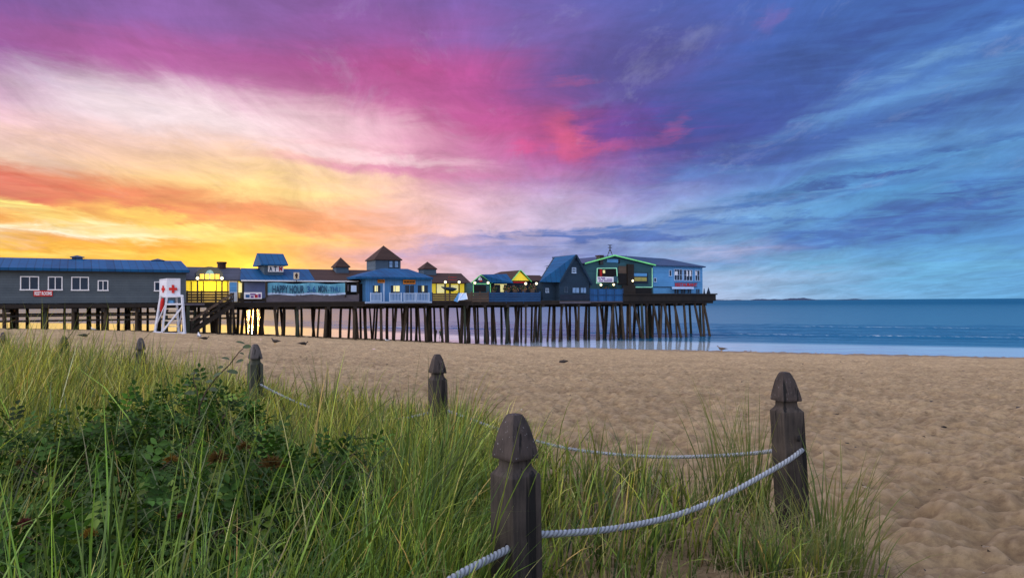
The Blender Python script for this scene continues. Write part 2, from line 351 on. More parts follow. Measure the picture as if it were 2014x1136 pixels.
def build_beach():
    r = np.concatenate([np.geomspace(.7, 60, 560), np.geomspace(60.6, 260, 130), np.geomspace(300, 2500, 12)])
    a = np.concatenate([np.linspace(-.85, .85, 520), np.linspace(.88, 2*math.pi-.88, 90)])
    rr, aa = np.meshgrid(r, a, indexing='ij'); X = rr*np.sin(aa); Y = rr*np.cos(aa)
    fade = ss(190, 40, rr); xb = np.interp(Y, YB, XB)
    Z = sand_z(X, Y)
    Z = np.where(rr > 260, np.where(Y > -50, np.minimum(Z, -3), Z), Z)
    me = grid_mesh('sand_beach', X, Y, Z, wrap=True)
    o = bpy.data.objects.new('sand_beach', me); COL.objects.link(o); struct(o)
    m, t, bs = newmat('sand'); g = t.new('ShaderNodeNewGeometry'); p = g.outputs['Position']
    n1 = t.noise(p, .5, 5, .6); n2 = t.noise(p, 9, 6, .7); n3 = t.noise(p, 260, 2, .6); n4 = t.noise(t.mapping(p, sc=(1, 1.8, 1)), 3.2, 5, .65)
    c = t.mix(t.mr(n1, .35, .65), (.57, .425, .245), (.41, .300, .168))
    c = t.mix(t.mr(n2, .45, .68, 0, .65), c, (.19, .125, .075)); c = t.mix(t.mr(n3, .6, .8, 0, .6), c, (.10, .07, .05)); c = t.mix(t.mr(n3, .38, .2, 0, .5), c, (.52, .40, .29))
    c = t.mix(t.mr(n4, .52, .70, 0, .6), c, (.17, .11, .07))
    pt = g.outputs['Pointiness']; c = t.mix(t.mr(pt, .495, .43, 0, .75), c, (.17, .115, .07)); c = t.mix(t.mr(pt, .505, .56, 0, .6), c, (.66, .51, .34))   # hollows darkened and rims lightened: dimple shading put into the sand colour
    pz = t.new('ShaderNodeSeparateXYZ'); t.put(pz.inputs[0], p)
    wet = t.mr(t.m('ADD', pz.outputs[2], t.m('MULTIPLY', n1, .3)), .30, .62, 1, 0)
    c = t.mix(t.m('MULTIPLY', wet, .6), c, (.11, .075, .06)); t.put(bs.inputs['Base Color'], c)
    t.put(bs.inputs['Roughness'], t.mr(wet, 0, 1, .95, .45)); bs.inputs['Specular IOR Level'].default_value = .2
    b = t.new('ShaderNodeBump'); b.inputs['Strength'].default_value = 1.0; b.inputs['Distance'].default_value = .13
    t.put(b.inputs['Height'], t.m('ADD', t.m('MULTIPLY', n2, .6), t.m('ADD', t.m('MULTIPLY', n4, 1.1), t.m('MULTIPLY', n3, .25)))); t.put(bs.inputs['Normal'], b.outputs[0])
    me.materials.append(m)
build_beach()
def build_debris():
    n = 1700; r = 2.6*(45/2.6)**rng.random(n); a = rng.uniform(-.7, .8, n); X = r*np.sin(a); Y = r*np.cos(a); k = X > np.interp(Y, YB, XB)-.2; X, Y, r = X[k], Y[k], r[k]
    Z = tz(X, Y)+dimples(X, Y)*ss(190, 40, r); s = rng.uniform(.003, .011, len(X))*(1+.05*r); vs = []; fs = []
    for i in range(len(X)):
        o = len(vs); q = rng.normal(0, 1, (4, 3))*s[i]*np.array([1.4, 1, .6]); vs += [tuple(v+np.array([X[i], Y[i], Z[i]+s[i]*.4])) for v in q]; fs += [(o, o+1, o+2), (o, o+2, o+3), (o, o+3, o+1), (o+1, o+3, o+2)]
    me = bpy.data.meshes.new('shell_debris'); me.from_pydata(vs, [], fs); o = bpy.data.objects.new('shell_debris', me); COL.objects.link(o); o['kind'] = 'stuff'
    m, t, bs = newmat('debris'); wn = t.new('ShaderNodeTexWhiteNoise'); g = t.new('ShaderNodeNewGeometry'); t.put(wn.inputs[0], t.v('FLOOR', t.v('SCALE', g.outputs['Position'], scale=9.)))
    t.put(bs.inputs['Base Color'], t.mix(t.m('GREATER_THAN', wn.outputs['Value'], .82), (.03, .02, .014), (.5, .44, .38))); me.materials.append(m)
build_debris()

def build_sea():
    b = np.concatenate([np.arange(45, 165, .33), np.geomspace(165.5, 40000, 90)])
    c = np.concatenate([-np.geomspace(60000, 171, 22), np.arange(-170, 120, 1.2), np.geomspace(121, 60000, 22)])
    bb, cc = np.meshgrid(b, c, indexing='ij'); X = .429*bb+.903*cc; Y = .903*bb-.429*cc
    wob = bb + 2.2*vnoise(cc*.03, bb*.02, 3) + .9*vnoise(cc*.11, bb*.05, 4)
    Z = np.zeros_like(bb)
    for b0, h, w in ((92.5, .07, .7), (98, .10, 1.0), (104.5, .16, 1.2), (112, .24, 1.6), (121, .26, 2.), (133, .24, 2.4), (148, .22, 3.)):
        amp = h*(.55+.45*vnoise(cc*.035+b0, bb*0+b0, 5)); u_ = (wob-b0)/w
        Z += amp*np.exp(-np.where(u_ < 0, (u_*1.8)**2, (u_*.8)**2))
    Z += ss(90, 110, bb)*ss(400, 160, bb)*(.05*vnoise(cc*.35, bb*.9, 6)+.03*vnoise(cc*.9, bb*2., 7))
    Z *= ss(-4, 8, bb-(95+36*ss(15, -70, X)))
    Z += .008*vnoise(cc*.5, bb*1.2, 8)*ss(400, 160, bb)
    o = bpy.data.objects.new('sea_water', grid_mesh('sea_water', X, Y, Z)); COL.objects.link(o); struct(o)
    m, t, bs = newmat('water'); t.n.remove(bs); out = t.n['Material Output']
    g = t.new('ShaderNodeNewGeometry'); p = g.outputs['Position']
    sb = t.v('DOT_PRODUCT', p, (.429, .903, 0))
    q = t.mapping(p, rot=(0, 0, -math.atan2(.903, .429)), sc=(1, .32, 1))      # x now runs seaward: ripples lie along the shore
    px = t.new('ShaderNodeSeparateXYZ'); t.put(px.inputs[0], p)
    open_ = t.mr(t.m('SUBTRACT', sb, t.mr(px.outputs[0], 15, -70, 0, 36, 'SMOOTHSTEP')), 88, 97, 0, 1, 'SMOOTHSTEP')
    r1 = t.noise(q, .8, 4, .6); r2 = t.noise(q, 4., 3, .6); r3 = t.noise(q, .12, 3, .5)
    h = t.m('ADD', t.m('MULTIPLY', r1, .6), t.m('ADD', t.m('MULTIPLY', r2, .22), t.m('MULTIPLY', r3, 1.2)))
    bp = t.new('ShaderNodeBump'); bp.inputs['Distance'].default_value = 1.0; t.put(bp.inputs['Strength'], t.mr(open_, 0, 1, .008, .20)); t.put(bp.inputs['Height'], h)
    gl = t.new('ShaderNodeBsdfGlossy'); gl.inputs['Color'].default_value = (.96, .97, 1, 1); t.put(gl.inputs['Roughness'], t.mr(open_, 0, 1, .05, .13)); t.put(gl.inputs['Normal'], bp.outputs[0])
    df = t.new('ShaderNodeBsdfDiffuse'); far = t.mr(sb, 110, 900, 0, 1)
    t.put(df.inputs['Color'], t.mix(t.mr(open_, 0, .6), (.40, .50, .58), t.mix(far, (.003, .095, .19), (.003, .075, .17))))
    fr = t.new('ShaderNodeFresnel'); fr.inputs['IOR'].default_value = 1.33; t.put(fr.inputs['Normal'], bp.outputs[0])
    fac = t.m('MULTIPLY', t.m('POWER', fr.outputs[0], .75), t.mr(open_, 0, 1, .90, t.mr(far, 0, 1, .54, .14)))
    # broken white along the wave crests
    zz = t.new('ShaderNodeSeparateXYZ'); t.put(zz.inputs[0], p)
    fo = t.m('MULTIPLY', t.mr(zz.outputs[2], .12, .22), t.mr(t.noise(q, 1.4, 4, .7), .45, .62))
    mx = t.new('ShaderNodeMixShader'); t.put(mx.inputs[0], fac); t.put(mx.inputs[1], df.outputs[0]); t.put(mx.inputs[2], gl.outputs[0])
    fd = t.new('ShaderNodeBsdfDiffuse'); fd.inputs['Color'].default_value = (.55, .62, .7, 1)
    m2 = t.new('ShaderNodeMixShader'); t.put(m2.inputs[0], t.m('MULTIPLY', fo, .55)); t.put(m2.inputs[1], mx.outputs[0]); t.put(m2.inputs[2], fd.outputs[0]); t.put(out.inputs[0], m2.outputs[0])
    o.data.materials.append(m)
build_sea()
# ------------------------------------------------------------------ pier frame: s along the pier, d back from its front, z up
A0 = at_depth(0, 597, 65.0); A0[2] = 0
def W(s, d, z): return A0 + PAX*s + QAX*d + np.array([0, 0, z])
def PP(x, y, d=0.):
    v = ray(x, y); tt = ((A0-CAM) @ QAX + d) / (v @ QAX); p = CAM + v*tt
    return (p-A0) @ PAX, p[2]
def S(x, d=0., y=575): return PP(x, y, d)[0]
def Zp(x, y, d=0.): return PP(x, y, d)[1]
DECK = 5.06
SEND = S(1405)

# materials of the pier
M = {}
M['grey_shingle'] = pmat('grey_shingle', (.072, .098, .120), (.048, .068, .088), 1.2, lines=('z', .22))
M['blue_roof'] = pmat('blue_roof', (.003, .075, .20), (.006, .042, .12), .6, (1, 1, 1), .6, .1, lines=('s', .62), spec=.15)
M['navy_roof'] = pmat('navy_roof', (.020, .055, .13), (.02, .035, .08), .6, rough=.5, lines=('s', .8))
M['brown_roof'] = pmat('brown_roof', (.038, .017, .013), (.022, .011, .009), .9, lines=('z', .18))
M['grey_roof'] = pmat('grey_roof', (.045, .055, .09), (.03, .035, .05), .9, lines=('z', .18))
M['dark_wood'] = pmat('dark_wood', (.022, .016, .012), (.010, .009, .008), 1.5, (1, 1, .3))
M['pile_wood'] = pmat('pile_wood', (.068, .050, .032), (.013, .011, .009), 1.6, (1, 1, .25), .85, .5, amount=.8)
M['pile_green'] = pmat('pile_green', (.036, .050, .034), (.012, .016, .011), 1.4, (1, 1, .25), .85, .5, amount=.8)
M['fence_wood'] = pmat('fence_wood', (.10, .07, .05), (.05, .036, .028), 1.6, (.3, 1, 1), lines=('z', .21))
M['fence_grey'] = pmat('fence_grey', (.11, .10, .12), (.05, .05, .07), 1.6, (.3, 1, 1))
M['fence_blue'] = pmat('fence_blue', (.012, .065, .17), (.010, .035, .10), 1.4, (.3, 1, 1), lines=('z', .24))
M['blue_boards'] = pmat('blue_boards', (.014, .095, .26), (.012, .05, .15), 1.4, (1, 1, .3), lines=('s', .3))
M['wall_blue'] = pmat('wall_blue', (.06, .21, .46), (.045, .15, .36), .9, lines=('s', .28))
M['wall_deep'] = pmat('wall_deep', (.085, .28, .54), (.065, .22, .45), .6, lines=('z', .26))
M['wall_slate'] = pmat('wall_slate', (.05, .09, .14), (.035, .065, .10), .9, lines=('z', .24))
M['wall_teal'] = pmat('wall_teal', (.026, .095, .125), (.018, .06, .085), .8, lines=('z', .26))
M['wall_navy'] = pmat('wall_navy', (.010, .032, .062), (.007, .020, .040), 1., lines=('z', .26))
M['wall_purple'] = pmat('wall_purple', (.12, .17, .36), (.10, .13, .28), .8)
M['white'] = pmat('white_paint', (.74, .76, .80), (.60, .63, .68), 2., rough=.5, bump=.05, amount=.5)
M['stand_white'] = pmat('stand_white', (.60, .64, .74), (.40, .45, .55), 3., rough=.55, bump=.1, amount=.5)
M['trim_blue'] = pmat('trim_blue', (.42, .58, .80), (.34, .48, .70), 2., bump=.05)
M['glass'] = pmat('window_glass', (.012, .025, .05), (.02, .04, .07), .8, rough=.15, bump=0, spec=.25)
M['glass_pale'] = pmat('pale_glass', (.20, .34, .55), (.10, .2, .36), 2.5, rough=.15, bump=0, spec=.3)
M['dark'] = pmat('dark_interior', (.010, .010, .012), rough=.9, bump=0)
M['dark_blue'] = pmat('dark_blue_interior', (.012, .022, .045), rough=.8, bump=0)
M['yellow_wall'] = pmat('lit_yellow_wall', (.80, .62, .04), (.75, .50, .05), .9, rough=.7, bump=.05, emit=((1., .80, .06), .42))  # lamplight on the wall put into the material as emission
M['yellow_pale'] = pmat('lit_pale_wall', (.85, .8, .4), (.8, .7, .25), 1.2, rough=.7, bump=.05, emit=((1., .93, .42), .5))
M['lamp'] = pmat('lamp_globe', (.9, .85, .6), rough=.4, bump=0, emit=((1., .86, .5), 3.))
M['green_neon'] = pmat('green_light', (.2, .6, .25), rough=.4, bump=0, emit=((.13, .70, .16), .42))
M['mint_neon'] = pmat('mint_light', (.3, .7, .5), rough=.4, bump=0, emit=((.30, .80, .50), .36))
M['red'] = pmat('red_paint', (.50, .018, .016), (.40, .012, .012), 2., bump=0)
M['orange_sign'] = pmat('orange_sign', (.62, .24, .02), (.48, .16, .02), 2.5, bump=0)
M['turquoise'] = pmat('banner_cloth', (.13, .38, .52), (.07, .26, .40), 1.1, rough=.8, bump=.1)
M['ink'] = pmat('dark_ink', (.012, .05, .12), bump=0)
M['ink_blue'] = pmat('blue_ink', (.02, .11, .32), bump=0)
M['ink_purple'] = pmat('purple_ink', (.16, .05, .28), bump=0)
M['ink_red'] = pmat('red_ink', (.45, .02, .05), bump=0)
M['metal'] = pmat('dark_metal', (.03, .032, .035), rough=.5, bump=0)
M['cream'] = pmat('cream_board', (.62, .55, .42), rough=.7, bump=0)

# ------------------------------------------------------------------ lettering
def text_mesh(body, width, height, origin, xdir, mat, parent, name='lettering', thick=.012, bold=.0):
    cu = bpy.data.curves.new('txt', 'FONT'); cu.body = body; cu.extrude = thick; cu.offset = bold; cu.resolution_u = 2
    cu.align_x = 'CENTER'; cu.align_y = 'CENTER'
    tmp = bpy.data.objects.new('txt', cu); COL.objects.link(tmp)
    dg = bpy.context.evaluated_depsgraph_get(); me = bpy.data.meshes.new_from_object(tmp.evaluated_get(dg))
    bpy.data.objects.remove(tmp); bpy.data.curves.remove(cu)
    co = np.array([v.co[:] for v in me.vertices]); lo, hi = co.min(0), co.max(0)
    n = (co - (lo+hi)/2) / np.maximum(hi-lo, 1e-6)
    xd = np.array(xdir, float); nd = np.cross(xd, [0, 0, 1.])
    wv = np.array(origin) + np.outer(n[:, 0]*width, xd) + np.outer(n[:, 1]*height, [0, 0, 1.]) + np.outer(n[:, 2]*thick*2, nd)
    org = np.zeros(3); q = parent
    while q is not None: org = org + np.array(q.location); q = q.parent
    me.vertices.foreach_set('co', (wv-org).ravel().astype(np.float32)); me.update(); me.name = name
    o = bpy.data.objects.new(name, me); COL.objects.link(o); o.parent = parent; me.materials.clear(); me.materials.append(mat)
    return o
def signtext(body, x0, x1, y0, y1, d, mat, parent, bold=.0):
    s0, _ = PP(x0, (y0+y1)/2, d); s1, _ = PP(x1, (y0+y1)/2, d); xm = (x0+x1)/2; za = Zp(xm, y1, d); zb = Zp(xm, y0, d)
    return text_mesh(body, s1-s0, zb-za, W((s0+s1)/2, d, (za+zb)/2), PAX, mat, parent, bold=bold)
def pbox(mb, x0, x1, y0, y1, d0, d1):
    """box whose front (at d0) covers the pixel rectangle"""
    ym = (y0+y1)/2; xm = (x0+x1)/2
    return mb.box(S(x0, d0, ym), S(x1, d0, ym), d0, d1, Zp(xm, y1, d0), Zp(xm, y0, d0))
def window(t, x0, x1, y0, y1, d, fmat, gmat, mull=1, rail=False, fw_=.07, name='window'):
    """frame proud of the wall at depth d, pane recessed in it"""
    s0, s1 = S(x0, d, (y0+y1)/2), S(x1, d, (y0+y1)/2); za, zb = Zp((x0+x1)/2, y1, d), Zp((x0+x1)/2, y0, d)
    mb = MB()
    mb.box(s0, s1, d-.07, d-.004, zb-fw_, zb); mb.box(s0-.03, s1+.03, d-.10, d-.004, za-.02, za+fw_)
    mb.box(s0, s0+fw_, d-.068, d-.004, za+fw_, zb-fw_); mb.box(s1-fw_, s1, d-.068, d-.004, za+fw_, zb-fw_)
    for k in range(mull):
        sm = s0+(s1-s0)*(k+1)/(mull+1); mb.box(sm-fw_*.4, sm+fw_*.4, d-.062, d-.004, za+fw_, zb-fw_)
    if rail: zm = (za+zb)/2; mb.box(s0+fw_, s1-fw_, d-.058, d-.004, zm-fw_*.3, zm+fw_*.3)
    w = part(name, mb, fmat, t)
    part('pane', MB().box(s0+fw_*.7, s1-fw_*.7, d-.03, d-.008, za+fw_*.7, zb-fw_*.7), gmat, w)
    return w
def roof_hip(mb, s0, s1, d0, d1, ze, zr, r0, r1, dm=None, th=.14):
    """eaves rectangle up to a ridge r0..r1; r0=s0 / r1=s1 makes a gable"""
    dm = (d0+d1)/2 if dm is None else dm
    e = [W(s0, d0, ze), W(s1, d0, ze), W(s1, d1, ze), W(s0, d1, ze)]; a, b = W(r0, dm, zr), W(r1, dm, zr); dz = np.array([0, 0, -th])
    mb.add(e+[a, b], [(0, 1, 5, 4), (2, 3, 4, 5), (1, 2, 5), (3, 0, 4)])
    mb.add(e+[p+dz for p in e], [(0, 4, 5, 1), (1, 5, 6, 2), (2, 6, 7, 3), (3, 7, 4, 0), (4, 7, 6, 5)])
    return mb
def cupola(t, x0, x1, ye, yb, ya, xe0, xe1, d, wmat, rmat, zbase=None, name='cupola'):
    """square lantern with a pyramid roof"""
    s0, s1 = S(x0, d, ye), S(x1, d, ye); w = s1-s0; zb = zbase or Zp((x0+x1)/2, yb, d)-.6; ze = Zp((x0+x1)/2, ye, d)
    c = part(name, MB().box(s0, s1, d, d+w, zb, ze), wmat, t)
    o = S(xe1, d, ye)-s1; za = Zp((x0+x1)/2, ya, d+w/2)
    sm = (s0+s1)/2; rb = MB(); roof_hip(rb, s0-o, s1+o, d-o, d+w+o, ze+.003, za, sm, sm, th=.1); part('roof', rb, rmat, c)
    return c, s0, s1, w, zb, ze

# ------------------------------------------------------------------ the pier itself
pier = thing('pier', 'long wooden pier deck on dark timber piles running out over the sea', 'pier', W(S(600), 5, 0))
PW = 11.0
SL = S(0)-22.0
mb = MB(); mb.box(SL, SEND, 0, PW, 4.86, DECK); part('deck', mb, M['dark_wood'], pier)
mb = MB()
for d in (.06, 3.6, 7.2, 10.6): part('girder', MB().box(SL+.1, SEND-.2, d, d+.26, 4.56, 4.857), M['dark_wood'], pier)
PR = random.Random(21)
bents = []; s = SL+1.0
while s < SEND-6:
    bents.append(s); s += PR.uniform(2.2, 3.1)
npile = 0
def pile(sx, d, rs, rd, r, top=4.6, mat=None):
    global npile
    a = W(sx, d, top); 
    dz = top+1.5; b = W(sx+rs*dz, d+rd*dz, top-dz)
    zb = max(tz1(b[0], b[1]), -1.5)-.5
    L = top-zb; bend = PR.uniform(-.05, .05)
    pts = [W(sx+rs*L*f_+bend*math.sin(f_*math.pi), d+rd*L*f_, top-L*f_) for f_ in (0, .25, .5, .75, 1)]
    part('pile', MB().tube(pts, [r*.92, r, r*1.03, r*1.08, r*1.12], 9), mat or M['pile_green' if PR.random() < .3 else 'pile_wood'], pier, True); npile += 1
for i, s in enumerate(bents):
    mb = MB(); mb.box(s-.16, s+.16, -.12, PW+.1, 4.26, 4.557); part('cap_beam', mb, M['dark_wood'], pier)
    left = s < S(365)
    for k, d in enumerate((.25, 5.4, 10.4)):
        rs = PR.choice((0, 0, -.05, .07, .10, -.09))*PR.uniform(.6, 1.3) if not left else PR.uniform(-.015, .015)
        pile(s+PR.uniform(-.25, .25), d, rs, PR.uniform(-.03, .03), PR.uniform(.12, .17))
inner = MB()
for s in bents:
    left = s < S(365)
    for d in (1.4, 2.9, 6.7, 8.8):
        sx = s+PR.uniform(-1.2, 1.2); r = PR.uniform(.10, .15); rs = PR.uniform(-.10, .10) if not left else 0
        b = W(sx, d, 0); zb = max(tz1(b[0], b[1]), -1.5)-.5; L_ = 4.6-zb
        inner.tube([W(sx+rs*L_*f_, d, 4.6-L_*f_) for f_ in (0, .35, .7, 1)], [r*.92, r, r*1.05, r*1.1], 8)
part('inner_piles', inner, M['pile_wood'], pier, True)['kind'] = 'stuff'
# the raking piles of the seaward end
for x0, x1 in ((1222, 1226), (1246, 1263), (1262, 1264), (1285, 1296), (1306, 1318), (1326, 1338), (1345, 1349), (1366, 1379), (1382, 1384), (1384, 1395)):
    s0, s1 = S(x0, .3, 600), S(x1, .3, 658); pile(s0, .3, (s1-s0)/4.6, -.02, .17, 4.56)
for x0 in (1236, 1276, 1316, 1356, 1376):
    s0 = S(x0, 6, 600); pile(s0, 6, PR.uniform(.0, .10), 0, .17, 4.56)
for x0 in (1300, 1340, 1385):
    s0 = S(x0, .2, 596); mb = MB(); mb.box(s0-.16, s0+.16, -.12, PW+.1, 4.26, 4.557); part('cap_beam', mb, M['dark_wood'], pier)
for d, z in ((.45, 3.95), (.45, 3.52), (10.2, 4.0)): part('waler', MB().beam(W(SL, d, z), W(S(470), d, z-.02), .10, .16), M['dark_wood'], pier)
# solid seaward platform edge
mb = MB(); mb.box(S(1225, -.1), SEND+.05, -.14, -.004, Zp(1300, 592, -.1), Zp(1300, 577.5, -.1)); mb.box(SEND+.01, SEND+.14, -.14, PW, Zp(1300, 592, -.1), Zp(1300, 577.5, -.1))
mb.box(S(1225, -.1), SEND+.3, -.3, .9, Zp(1300, 579.5, -.3), Zp(1300, 577, -.3)); part('platform_skirt', mb, M['dark_wood'], pier)

# ------------------------------------------------------------------ long grey building on the left
t = thing('beach_building', 'long low grey shingled building with blue roof and white sliding windows', 'building', W(S(180), 4, DECK))
sL, sR = SL, S(366); zE = Zp(366, 534.5, 0)
part('wall', MB().box(sL, sR, 0, 9, DECK-.12, zE), M['grey_shingle'], t)
mb = MB(); zr = Zp(357, 513, 4.5); roof_hip(mb, sL-.5, S(373, -.5), -.55, 9.5, zE+.16, zr, sL-.5, S(356, 4.5), th=.24); rf = part('roof', mb, M['blue_roof'], t)
part('fascia', MB().box(sL-.4, S(371, -.4), -.50, -.42, zE-.14, zE+.0), M['dark_wood'], t)
part('base_beam', MB().box(sL, sR, -.1, -.004, DECK-.42, DECK-.10), M['dark_wood'], t)
for x, y in ((152, 503), (310, 509.5)):
    mb = MB(); s0 = S(x, 4.5, y); zz = Zp(x, y, 4.5); mb.box(s0-.45, s0+.45, 4.2, 4.8, zr-.3, zz-.12); roof_hip(mb, s0-.6, s0+.6, 4.1, 4.9, zz-.117, zz+.06, s0, s0, th=.04); part('roof_vent', mb, M['navy_roof'], t)
for r_ in ((39.5, 77, 543, 570.5), (94, 123, 543.5, 570.5), (140, 175, 544, 571), (192, 213, 551, 571.5), (303, 330, 553.5, 572.5)):
    window(t, *r_, 0, M['white'], M['glass'], 1, fw_=.085)
sg = thing('restroom_sign', 'small red REST ROOMS sign on the grey wall below the windows', 'sign', W(S(84), -.1, Zp(84, 582)))
mb = MB(); pbox(mb, 66, 103.5, 571, 582.5, -.09, -.02); part('board', mb, M['red'], sg)
signtext('REST ROOMS', 68, 102, 573, 580.5, -.098, M['white'], sg, .03)

# ------------------------------------------------------------------ yellow-lit arcade
t = thing('lit_arcade', 'dark-roofed arcade with glowing yellow wall and an arched dormer window', 'building', W(S(418), 5, DECK))
dA = 3.2
s0, s1 = S(362, dA), S(478, dA); zE = Zp(420, 552.5, dA)
part('wall', MB().box(s0, s1, dA, 9, DECK, zE), M['yellow_wall'], t)
mb = MB(); roof_hip(mb, s0-.3, s1+.2, dA-.5, 9.5, zE+.12, Zp(430, 525.5, 6), s0-.3, s1+.2, th=.12); part('roof', mb, M['grey_roof'], t)
part('gutter', MB().box(s0-.3, s1+.2, dA-.62, dA-.51, zE-.02, zE+.10), M['dark_wood'], t)
for x in (376.5, 400.5, 425.5, 448): mb = MB(); pbox(mb, x-.8, x+.8, 553, 594, dA-.06, dA-.004); part('mullion', mb, M['dark_wood'], t)
part('dado', MB().box(s0+.1, s1-.1, dA-.05, dA-.004, DECK, Zp(420, 574, dA)), pmat('lit_boards', (.40, .30, .12), (.22, .15, .07), 2., lines=('z', .3), emit=((.7, .48, .10), .12)), t)  # weak emission puts the lamplight into these lower boards
# arched dormer
sa, sb_ = S(391, dA-.3), S(433.5, dA-.3); sm = (sa+sb_)/2; zb, zt_ = Zp(412, 550.5, dA-.3), Zp(412, 529, dA-.3)
def arch(s0, s1, zb, zspring, zt, d0, d1, n=14):
    m_ = MB(); pr = [(s0, zb), (s1, zb)] + [((s0+s1)/2+(s1-s0)/2*math.cos(a), zspring+(zt-zspring)*math.sin(a)) for a in np.linspace(0, math.pi, n)]
    m_.loft([[W(a, d0, b) for a, b in pr], [W(a, d1, b) for a, b in pr]]); return m_
do = part('dormer', arch(sa-.25, sb_+.25, zb-.1, zb+(zt_-zb)*.45, zt_+.25, dA-.3, dA+2.6), M['grey_roof'], t)
part('arched_window', arch(sa+.6, sb_-.6, zb+.02, zb+(zt_-zb)*.45, zt_-.08, dA-.33, dA-.302), M['glass_pale'], do)
mb = MB()
for k in range(4):
    a = sa+.05+(sb_-sa-.1)*k/4; mb.box(a+.05, a+(sb_-sa-.1)/4-.05, dA-.36, dA-.332, zb+.03, zb+(zt_-zb)*.55)
part('lit_pane', mb, pmat('lit_amber_pane', (.7, .45, .1), bump=0, emit=((.95, .60, .12), .55)), do)
mb = MB(); mb.tube([W(S(436, 6), 6, Zp(436, 527, 6)-.6), W(S(436, 6), 6, Zp(436, 518, 6))], .42, 10); mb.tube([W(S(436, 6), 6, Zp(436, 518.5, 6)), W(S(436, 6), 6, Zp(436, 515, 6))], .5, 10); part('chimney', mb, M['brown_roof'], t)
# lamps on posts along the pier
def lamp(x, yl, yb, d, label):
    s_ = S(x, d, yl); zl = Zp(x, yl, d); zb = max(DECK, Zp(x, yb, d)); l_ = thing('deck_lamp', label, 'lamp', W(s_, d, zb), 'lamps lit on the pier')
    part('post', MB().tube([W(s_, d, zb), W(s_, d, zl-.2)], .07, 8), M['metal'], l_); part('globe', MB().ball(W(s_, d, zl), .15), M['lamp'], l_, True)
    part('collar', MB().tube([W(s_, d, zl-.26), W(s_, d, zl-.17)], [.07, .13], 8), M['metal'], l_)
lamp(388.5, 547, 594, .4, 'round lit deck lamp just left of the arched dormer')
lamp(436.5, 547, 594, .4, 'round lit deck lamp just right of the arched dormer')
lamp(876, 554.5, 578, 1.2, 'small dim lamp globe left of the lit wall beside the blue kiosk')
lamp(903, 554.5, 578, 1.2, 'bright lamp globe on white post by the tilted blue awning')
for x, c_ in ((412, 1), (430, 1)):
    pl = bpy.data.lights.new('arcade_light', 'POINT'); pl.energy = 130; pl.color = (1, .78, .2); pl.shadow_soft_size = .3; po = bpy.data.objects.new('arcade_light', pl); COL.objects.link(po); po.location = tuple(W(S(x, 1.6), 1.6, 7.0))
def railing(name, label, x0, x1, d, ztop, zbot, rails, mat, post=2.0, group=None, pw=.13, th=.16, boards=False):
    s0, s1 = S(x0, d), S(x1, d); r_ = thing(name, label, 'railing', W((s0+s1)/2, d, zbot), group)
    n = max(1, round((s1-s0)/post))
    for k in range(n+1):
        a = s0+(s1-s0)*k/n; part('post', MB().box(a-pw/2, a+pw/2, d-.04, d+.12, zbot, ztop+.06), mat, r_)
    for k in range(rails):
        z = zbot+.14+(ztop-zbot-.2)*(k+.5)/rails if boards else zbot+(ztop-zbot)*(k+1)/rails-.06
        part('rail', MB().box(s0, s1, d-.09, d-.044, z-th/2, z+th/2), mat, r_)
    return r_
railing('pier_railing', 'dark open railing in front of the glowing yellow arcade', 368, 452, .15, Zp(410, 572.5), DECK, 4, M['dark_wood'], 1.5, th=.14)
# white landing slab and big square post by the stairs
t = thing('landing_platform', 'pale narrow landing slab sticking out beside the lifeguard stand', 'platform', W(S(380), -.8, 4.6))
part('slab', MB().box(S(352, -1), S(402, -1), -1.1, -.15, Zp(385, 600, -1), Zp(385, 596, -1)), M['fence_grey'], t)
g0 = W(S(370, -.9), -.9, 0); part('post', MB().box(S(367, -.9), S(373, -.9), -1.0, -.75, tz1(g0[0], g0[1])-.3, Zp(370, 600.1, -1)), M['pile_green'], t)
# stairs down to the sand
t = thing('beach_stairs', 'dark wooden stairs running down from the pier deck to the sand', 'stairs', W(S(415), -1.2, 3.5))
sa, sb_ = S(458, -1), S(374, -1); za = DECK-.1; gb = W(sb_, -1, 0); zb = tz1(gb[0], gb[1])+.05
for d in (-1.6, -.5): part('stringer', MB().beam(W(sa, d, za-.15), W(sb_, d, zb), .08, .34), M['dark_wood'], t)
n = 13
for k in range(n):
    f_ = (k+.5)/n; part('step', MB().box(sa+(sb_-sa)*f_-.16, sa+(sb_-sa)*f_+.16, -1.56, -.54, za+(zb-za)*f_-.02, za+(zb-za)*f_+.04), M['dark_wood'], t)
for d in (-1.6, -.5):
    part('handrail', MB().beam(W(sa, d, za+.95), W(sb_, d, zb+1.05), .07, .13), M['fence_wood'], t); part('handrail', MB().beam(W(sa, d, za+.5), W(sb_, d, zb+.55), .05, .1), M['dark_wood'], t)
for f_ in (.02, .35, .68, .98):
    for d in (-1.6, -.5):
        a = sa+(sb_-sa)*f_; z = za+(zb-za)*f_; g = W(a, d, 0); part('stair_post', MB().box(a-.07, a+.07, d-.07, d+.07, tz1(g[0], g[1])-.2, z+1.05), M['dark_wood'], t)
mb = MB(); mb.box(sa-.05, S(470, -1.6), -1.66, -.02, DECK-.24, DECK-.06); part('landing', mb, M['dark_wood'], t)
